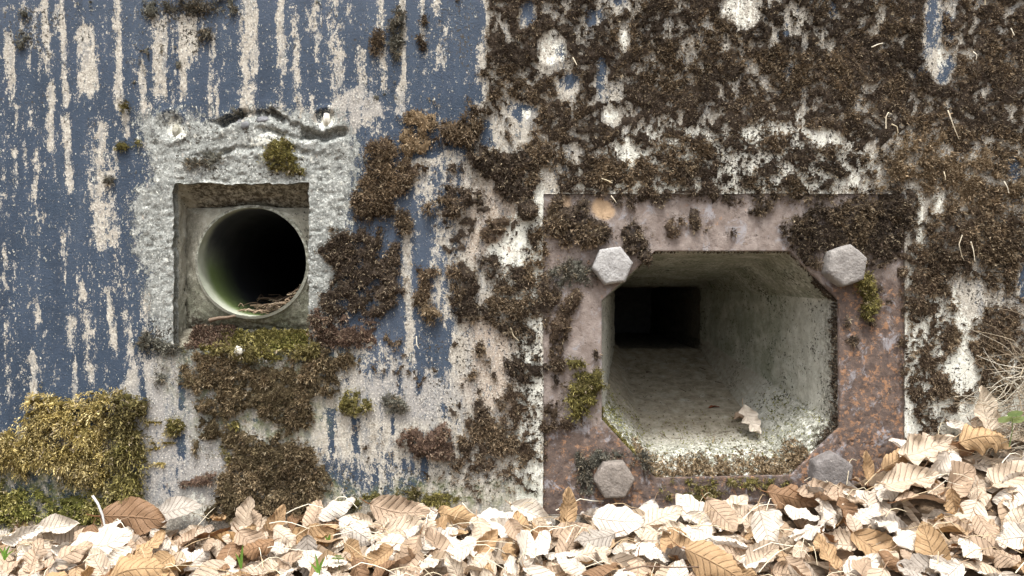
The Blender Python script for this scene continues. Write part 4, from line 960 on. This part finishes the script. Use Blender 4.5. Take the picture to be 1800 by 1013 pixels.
leaf(at(1254, 716, .286) + Vector((0, 0, .003)), .024, eul(20, 10), 'flat', 'red', 'tiny red leaf scrap on the embrasure floor', group='leaves inside the embrasure', stalk=False)
# ---- the rest of the top layer
PLACES = [(-400, 'at the left edge'), (90, 'under the golden moss'), (260, 'under the bare grey concrete'), (400, 'below the niche moss mound'), (580, 'below the blue remnant'), (740, 'below the reddish cushion'),
          (880, 'at the white strip'), (980, 'before the lower left bolt'), (1150, 'before the embrasure lip'), (1300, 'before the embrasure right corner'), (1420, 'by the half buried bolt'), (1540, 'on the heap'), (1660, 'under the dry grass'), (1760, 'at the right edge')]
pts = []
for h in HAND: p = at(*h[:3]); pts.append((p.x, p.y))
N_TOP = 258; TOP = []
cols = ['bleached'] * 28 + ['cream'] * 22 + ['tan'] * 20 + ['golden'] * 14 + ['brown'] * 13 + ['grey'] * 6
words = dict(bleached='bleached white', cream='cream coloured', tan='light tan', golden='golden brown', brown='dark brown', grey='grey brown')
for i in range(N_TOP):
    best, bd = None, -1
    for c in range(14):
        y = -.012 - .33 * lr.random() ** .9
        half = .93 * (CAM_D + y) / CAM_D + .05; x = lr.uniform(-half, half)
        pz = float(ground_z(x, y)); app = 506 + (Z0 - pz) * CAM_D / (CAM_D + y) * 1000
        if app > 1060: continue
        d = min([(x - a) ** 2 + (1.6 * (y - b)) ** 2 for a, b in pts] or [1])
        if d > bd: bd, best = d, (x, y, pz)
    if best is None: continue
    x, y, z = best; pts.append((x, y))
    sz = lr.uniform(.050, .084); kd = lr.choices(KINDS, [34, 26, 20, 9, 11])[0]; cl = lr.choice(cols)
    slope = math.degrees(math.atan(.30 + .34 * float(sstep(1350, 1750, x * 1000 + 900))))
    rot = eul(slope + lr.gauss(12, 21), lr.uniform(0, 360), lr.gauss(0, 17))
    app = 900 + x * CAM_D / (CAM_D + y) * 1000; place = [w for b, w in PLACES if app >= b][-1] if app > -400 else PLACES[0][1]
    row = 'against the wall' if y > -.06 else ('amid the litter' if y > -.15 else 'low down')
    TOP.append(leaf((x, y, z + lr.uniform(.008, .030)), sz, rot, kd, cl, f'{words[cl]} {kd} leaf {row} {place}'))
same = {}
for o in TOP: same.setdefault(o['label'], []).append(o)
for lab, os_ in same.items():
    if len(os_) > 1:
        os_.sort(key=lambda o: o.location.x / (CAM_D + o.location.y))
        ws = ['left of two', 'right of two'] if len(os_) == 2 else ['leftmost'] + ['second from left', 'third from left', 'fourth from left', 'fifth from left'][:len(os_) - 2] + ['rightmost']
        for o, w in zip(os_, ws): o['label'] = lab + ', ' + w
# ---- deeper and wider litter that cannot be counted
def litter(n, seed):
    r = np.random.default_rng(seed); low = [leaf_verts(300 + s, KINDS[s % 5], 12, 5) for s in range(15)]
    q0 = grid_quads(5, 12); Vs, Qs, Cs, Us = [], [], [], []; k0 = 0
    pal = np.array([COL[c][0] for c in ('bleached', 'cream', 'tan', 'golden', 'brown', 'grey')]); pr = [.2, .26, .2, .14, .1, .1]
    for i in range(n):
        near = i < n * .5
        x = r.uniform(-1.1, 1.1) if near else r.uniform(-2.4, 2.4); y = -.005 - (.42 * r.random() if near else 1.5 * r.random() ** 1.1)
        V, UV = low[r.integers(15)]; sz = r.uniform(.05, .09)
        R = np.array(Euler(eul(18 + r.normal() * 17, r.uniform(0, 360), r.normal() * 12)).to_matrix())
        z = float(ground_z(x, y)) + r.uniform(-.012, .008)
        Vs.append(V @ R.T * sz + np.array([x, y, z])); Qs.append(q0 + k0); k0 += len(V); Us.append(UV)
        Cs.append(np.repeat(pal[r.choice(6, p=pr)][None] * r.uniform(.7, 1.05), len(V), 0))
    q = np.concatenate(Qs); me = np_mesh('leaf_litter', np.concatenate(Vs), q, colors=np.concatenate(Cs)); uvset(me, np.concatenate(Us), q)
    tag(link('leaf_litter', me, M['leaf_stuff']), 'layer of dead beech leaves covering the ground', 'leaf litter', None, 'stuff')
litter(2200, 5)

# ------------------------------------------------------------------ straw, twigs, grass
def tint_tubes(name, lines, label, cat, kind=None, mat='straw', group=None, parent=None):
    """lines: (points, r0, r1, colour)"""
    Vs, Qs, Cs = [], [], []; k0 = 0
    for pts_, r0, r1, c in lines:
        v, q = tube(pts_, r0, r1); Vs.append(v); Qs.append(q + k0); k0 += len(v); Cs.append(np.repeat(np.array(c)[None], len(v), 0))
    o = link(name, np_mesh(name, np.concatenate(Vs), np.concatenate(Qs), colors=np.concatenate(Cs)), M[mat], parent)
    return tag(o, label, cat, group, kind) if label else o
sr = random.Random(5)
STRAW = [(.62, .54, .38), (.70, .63, .48), (.52, .42, .27), (.44, .33, .20), (.76, .71, .58)]
lines = []
for i in range(170):
    y = -.01 - .3 * sr.random(); x = sr.uniform(-.95, .95); L = sr.uniform(.03, .10); an = sr.gauss(0, .6) if sr.random() < .7 else sr.uniform(0, 6.3)
    p = []
    for t_ in np.linspace(-.5, .5, 5):
        xx = x + math.cos(an) * L * t_; yy = min(y + math.sin(an) * L * t_ * .6, -.003); p.append((xx, yy, float(ground_z(xx, yy)) + .030 + .012 * math.cos(t_ * 3) + sr.uniform(-.003, .003)))
    lines.append((p, sr.uniform(.0005, .0011), .0004, sr.choice(STRAW)))
tint_tubes('dry_straw', lines, 'thin dry grass straws strewn over the leaves', 'straw', 'stuff')
# dry grass hanging in from the right
GR = [(.46, .41, .32), (.55, .50, .40), (.38, .32, .23), (.30, .24, .17), (.62, .58, .48), (.24, .19, .13)]
lines = []
for i in range(520):
    rt_ = sr.random()
    x0, y0 = sr.uniform(1745, 2000), sr.uniform(610, 770) if rt_ < .6 else sr.uniform(680, 790)
    y0 = max(y0, 600 + max(0, 1800 - x0) * 1.3)
    L = sr.uniform(50, 150); an = math.radians(sr.uniform(165, 290) if sr.random() < .75 else sr.uniform(20, 160)); dep = -sr.uniform(.012, .075)
    p = []; cx, cy = x0, y0; bend = sr.gauss(0, .16); kink = sr.randrange(2, 6)
    for s in range(8):
        p.append((X(cx), dep - .012 * math.sin(s / 7 * 3.14), Z(min(cy, 800)))); cx += math.cos(an) * L / 7; cy -= math.sin(an) * L / 7; an += bend + (sr.gauss(0, .7) if s == kink else 0)
    lines.append((p, sr.uniform(.0005, .0011), .0003, np.array(sr.choice(GR)) * sr.uniform(.8, 1.1)))
tint_tubes('dry_grass', lines, 'tangle of pale dry grass at the right edge above the leaf heap', 'dry grass', 'stuff')
# crumbs and needles on the embrasure floor
lines = []
for i in range(150):
    t_ = .08 + .8 * sr.random(); w_ = sr.random(); ia = int(NO / 2 + w_ * NO / 8); P_ = ro[ia] * (1 - t_) + rt[ia] * t_
    y = .012 + (DEP - .012) * t_; an = sr.uniform(0, 6.3); L = sr.uniform(.001, .005) if sr.random() < .93 else sr.uniform(.012, .03)
    q_ = [(X(P_[0]) + math.cos(an) * L * k_, y + math.sin(an) * L * k_, Z(P_[1]) + .0025 + (.42 * math.sin(an) * L * k_)) for k_ in (-.5, 0, .5)]
    lines.append((q_, sr.uniform(.0004, .0014), .0005, sr.choice([(.10, .07, .045), (.17, .13, .09), (.30, .23, .15), (.07, .055, .04)])))
tint_tubes('dry_debris', lines, 'dark crumbs and needles scattered over the embrasure floor', 'debris', 'stuff')
# single pale straws caught in the moss of the wall
for (pl, lab) in [([(1527, 86), (1537, 82), (1547, 79)], 'short level straw in the moss at the upper right'), ([(1552, 228), (1551, 208), (1556, 200), (1563, 202)], 'hooked pale straw in the moss above the right upper bolt'),
                  ([(1562, 220), (1570, 225), (1573, 236)], 'short curved straw right of the hooked one'), ([(1660, 196), (1664, 212), (1672, 230), (1681, 246)], 'long slanting straw in the moss at the right'),
                  ([(1653, 303), (1654, 312), (1655, 318)], 'short upright straw in the moss between plate and right edge'), ([(1758, 320), (1762, 330), (1766, 341)], 'short straw beside the small blue patch at right'),
                  ([(1770, 53), (1774, 66)], 'tiny straw near the upper right corner'), ([(1725, 12), (1723, 2)], 'tiny straw at the upper edge, right'), ([(1704, 94), (1709, 100), (1709, 108)], 'small bent straw in the moss near the upper right'),
                  ([(1685, 413), (1678, 430), (1684, 450), (1690, 458)], 'thin curved straw right of the plate, upper of a pair'), ([(1700, 425), (1703, 440), (1707, 460)], 'thin curved straw right of the plate, lower of a pair'),
                  ([(1056, 315), (1066, 319), (1075, 323)], 'straight pale straw above the upper left plate corner'), ([(1073, 345), (1078, 352), (1082, 357)], 'short straw over the plate edge above the pale bolt'),
                  ([(897, 575), (903, 590), (912, 598)], 'pale straw on the white strip left of the plate'), ([(1006, 104), (1013, 118)], 'short straw below the ring shaped pale blot'),
                  ([(813, 881), (822, 891), (832, 900)], 'straw leaning on the wall above the litter, left of the white strip'), ([(895, 878), (900, 890), (906, 900)], 'straw leaning on the foot of the white strip'),
                  ([(733, 590), (734, 605), (738, 612)], 'fine pale straw on blue paint right of the niche')]:
    th = .012 if pl[0][1] < 340 or pl[0][0] > 1600 else .010
    tint_tubes('straw', [([(X(a), -th - .003 * math.sin(i_ * 1.5), Z(b)) for i_, (a, b) in enumerate(pl)], .0012, .0007, sr.choice(STRAW[:2] + STRAW[4:]))], lab, 'straw', None, group='pale straws caught on the wall')
# twigs
def twig(pts_, r0, c, label): return tint_tubes('twig', [([tuple(at(*p)) for p in pts_], r0, r0 * .6, c)], label, 'twig')
twig([(163, 872, -.045), (172, 885, -.055), (180, 905, -.06), (184, 925, -.065), (186, 940, -.07)], .0028, (.42, .41, .40), 'grey bent twig stuck beside the long brown leaf at lower left')
twig([(1095, 1003, -.22), (1130, 995, -.21), (1180, 997, -.21), (1236, 996, -.2)], .0014, (.16, .11, .08), 'thin dark twig at the lower edge below the plate')
twig([(368, 563, .03), (385, 559, .028), (400, 558, .028), (414, 555, .03)], .0042, (.17, .125, .09), 'brown stick lying under the rim of the pipe')
# debris washed into the pipe
lines = []
for i in range(420):
    y = .075 + .34 * sr.random() ** 1.3; x = X(PC[0]) + sr.gauss(.035, .028); x = max(min(x, X(PC[0]) + .075), X(PC[0]) - .04)
    zb = Z(PC[1]) - math.sqrt(max((PR / 1000) ** 2 - (x - X(PC[0])) ** 2, 0)) + .003 + .026 * sr.random() * min(1, (y - .05) * 8)
    an = sr.gauss(.1, .7); L = sr.uniform(.012, .04)
    p = [(x + math.cos(an) * L * t_, y + math.sin(an) * L * t_, zb + .004 * math.cos(t_ * 3) + sr.uniform(-.002, .003)) for t_ in (-.5, -.15, .2, .5)]
    lines.append((p, sr.uniform(.0008, .0022), .0006, sr.choice([(.10, .07, .045), (.17, .12, .08), (.26, .19, .13), (.07, .05, .035), (.34, .27, .19)])))
tint_tubes('dry_debris', lines, 'dry brown needles and stalks lying in the bottom of the pipe', 'debris', 'stuff')
lump('stone', 424, 616, -.012, .009, M['chalk'], None, (1, .7, .9), 9); tag(bpy.context.scene.objects['stone'], 'small white stone in the moss below the pipe', 'stone')
# green sprouts
def sprout(px, py, y, hts, label, c=(.16, .30, .05)):
    base = at(px, py, y); e_ = empty('grass_sprout', base); tag(e_, label, 'grass', 'green grass sprouts in the litter')
    for i, (h_, dx) in enumerate(hts):
        pts_ = np.array([(dx * t_ ** 1.6, -.004 * t_, h_ * t_ * (1 - .12 * t_)) for t_ in np.linspace(0, 1, 7)]); w = .0022 * np.array([.6, .9, 1, .95, .8, .5, .08])
        V = np.stack([pts_ - np.array([1, 0, 0]) * w[:, None], pts_ + np.array([0, .0008, 0]), pts_ + np.array([1, 0, 0]) * w[:, None]], 1).reshape(-1, 3)
        link('blade', np_mesh('blade', V, grid_quads(3, 7), colors=np.array(c)[None] * (.8 + .2 * i) * np.ones((len(V), 1))), M['green'], e_)
sprout(424, 1000, -.18, [(.045, .004), (.030, -.008)], 'green grass sprout at the lower edge below the moss mound')
sprout(560, 1012, -.20, [(.034, .010), (.040, -.004), (.026, -.014)], 'forked green grass sprout at the bottom, left of centre')
sprout(8, 985, -.10, [(.030, .012), (.026, -.006), (.022, .02), (.028, .003)], 'short green grass tuft at the left edge of the litter')
sprout(578, 955, -.10, [(.020, .003), (.016, -.006)], 'faint green sprout above the forked one')
def round_leaf(px, py, y, r, label, n=3):
    base = at(px, py, y); e_ = empty('clover', base); tag(e_, label, 'clover')
    link('stalk', np_mesh('stalk', *tube([(0, .01, -.05), (.002, .005, -.025), (0, 0, 0)], .0009, .0007), colors=np.array([[.2, .27, .1]]) * np.ones((12, 1))), M['green'], e_)
    for i in range(n):
        an = math.radians(80 + i * 125); c0 = np.array([math.cos(an), -.25 * math.sin(an), math.sin(an) * .55]) * r * .62; m = 14
        ring = []
        for k2 in range(3):
            for j in range(m):
                th = 2 * math.pi * j / m; f = k2 / 2 * (1 - .18 * (abs(((th - an + math.pi) % (2 * math.pi)) - math.pi) < .35)); ring.append(c0 + np.array([math.cos(th) * r * .60 * f, -.7 * math.sin(th) * r * .6 * f + .0006 * k2 * math.sin(3 * th), math.sin(th) * r * .34 * f]))
        link('leaflet', np_mesh('leaflet', np.array(ring), grid_quads(m, 3, True), colors=np.array([[.34, .46, .20]]) * np.ones((3 * m, 1)) * (.9 + .12 * i)), M['green'], e_)
round_leaf(1780, 734, -.10, .021, 'pale green clover leaf in front of the dry grass')
round_leaf(594, 980, -.16, .009, 'small green clover leaf in the litter left of centre')
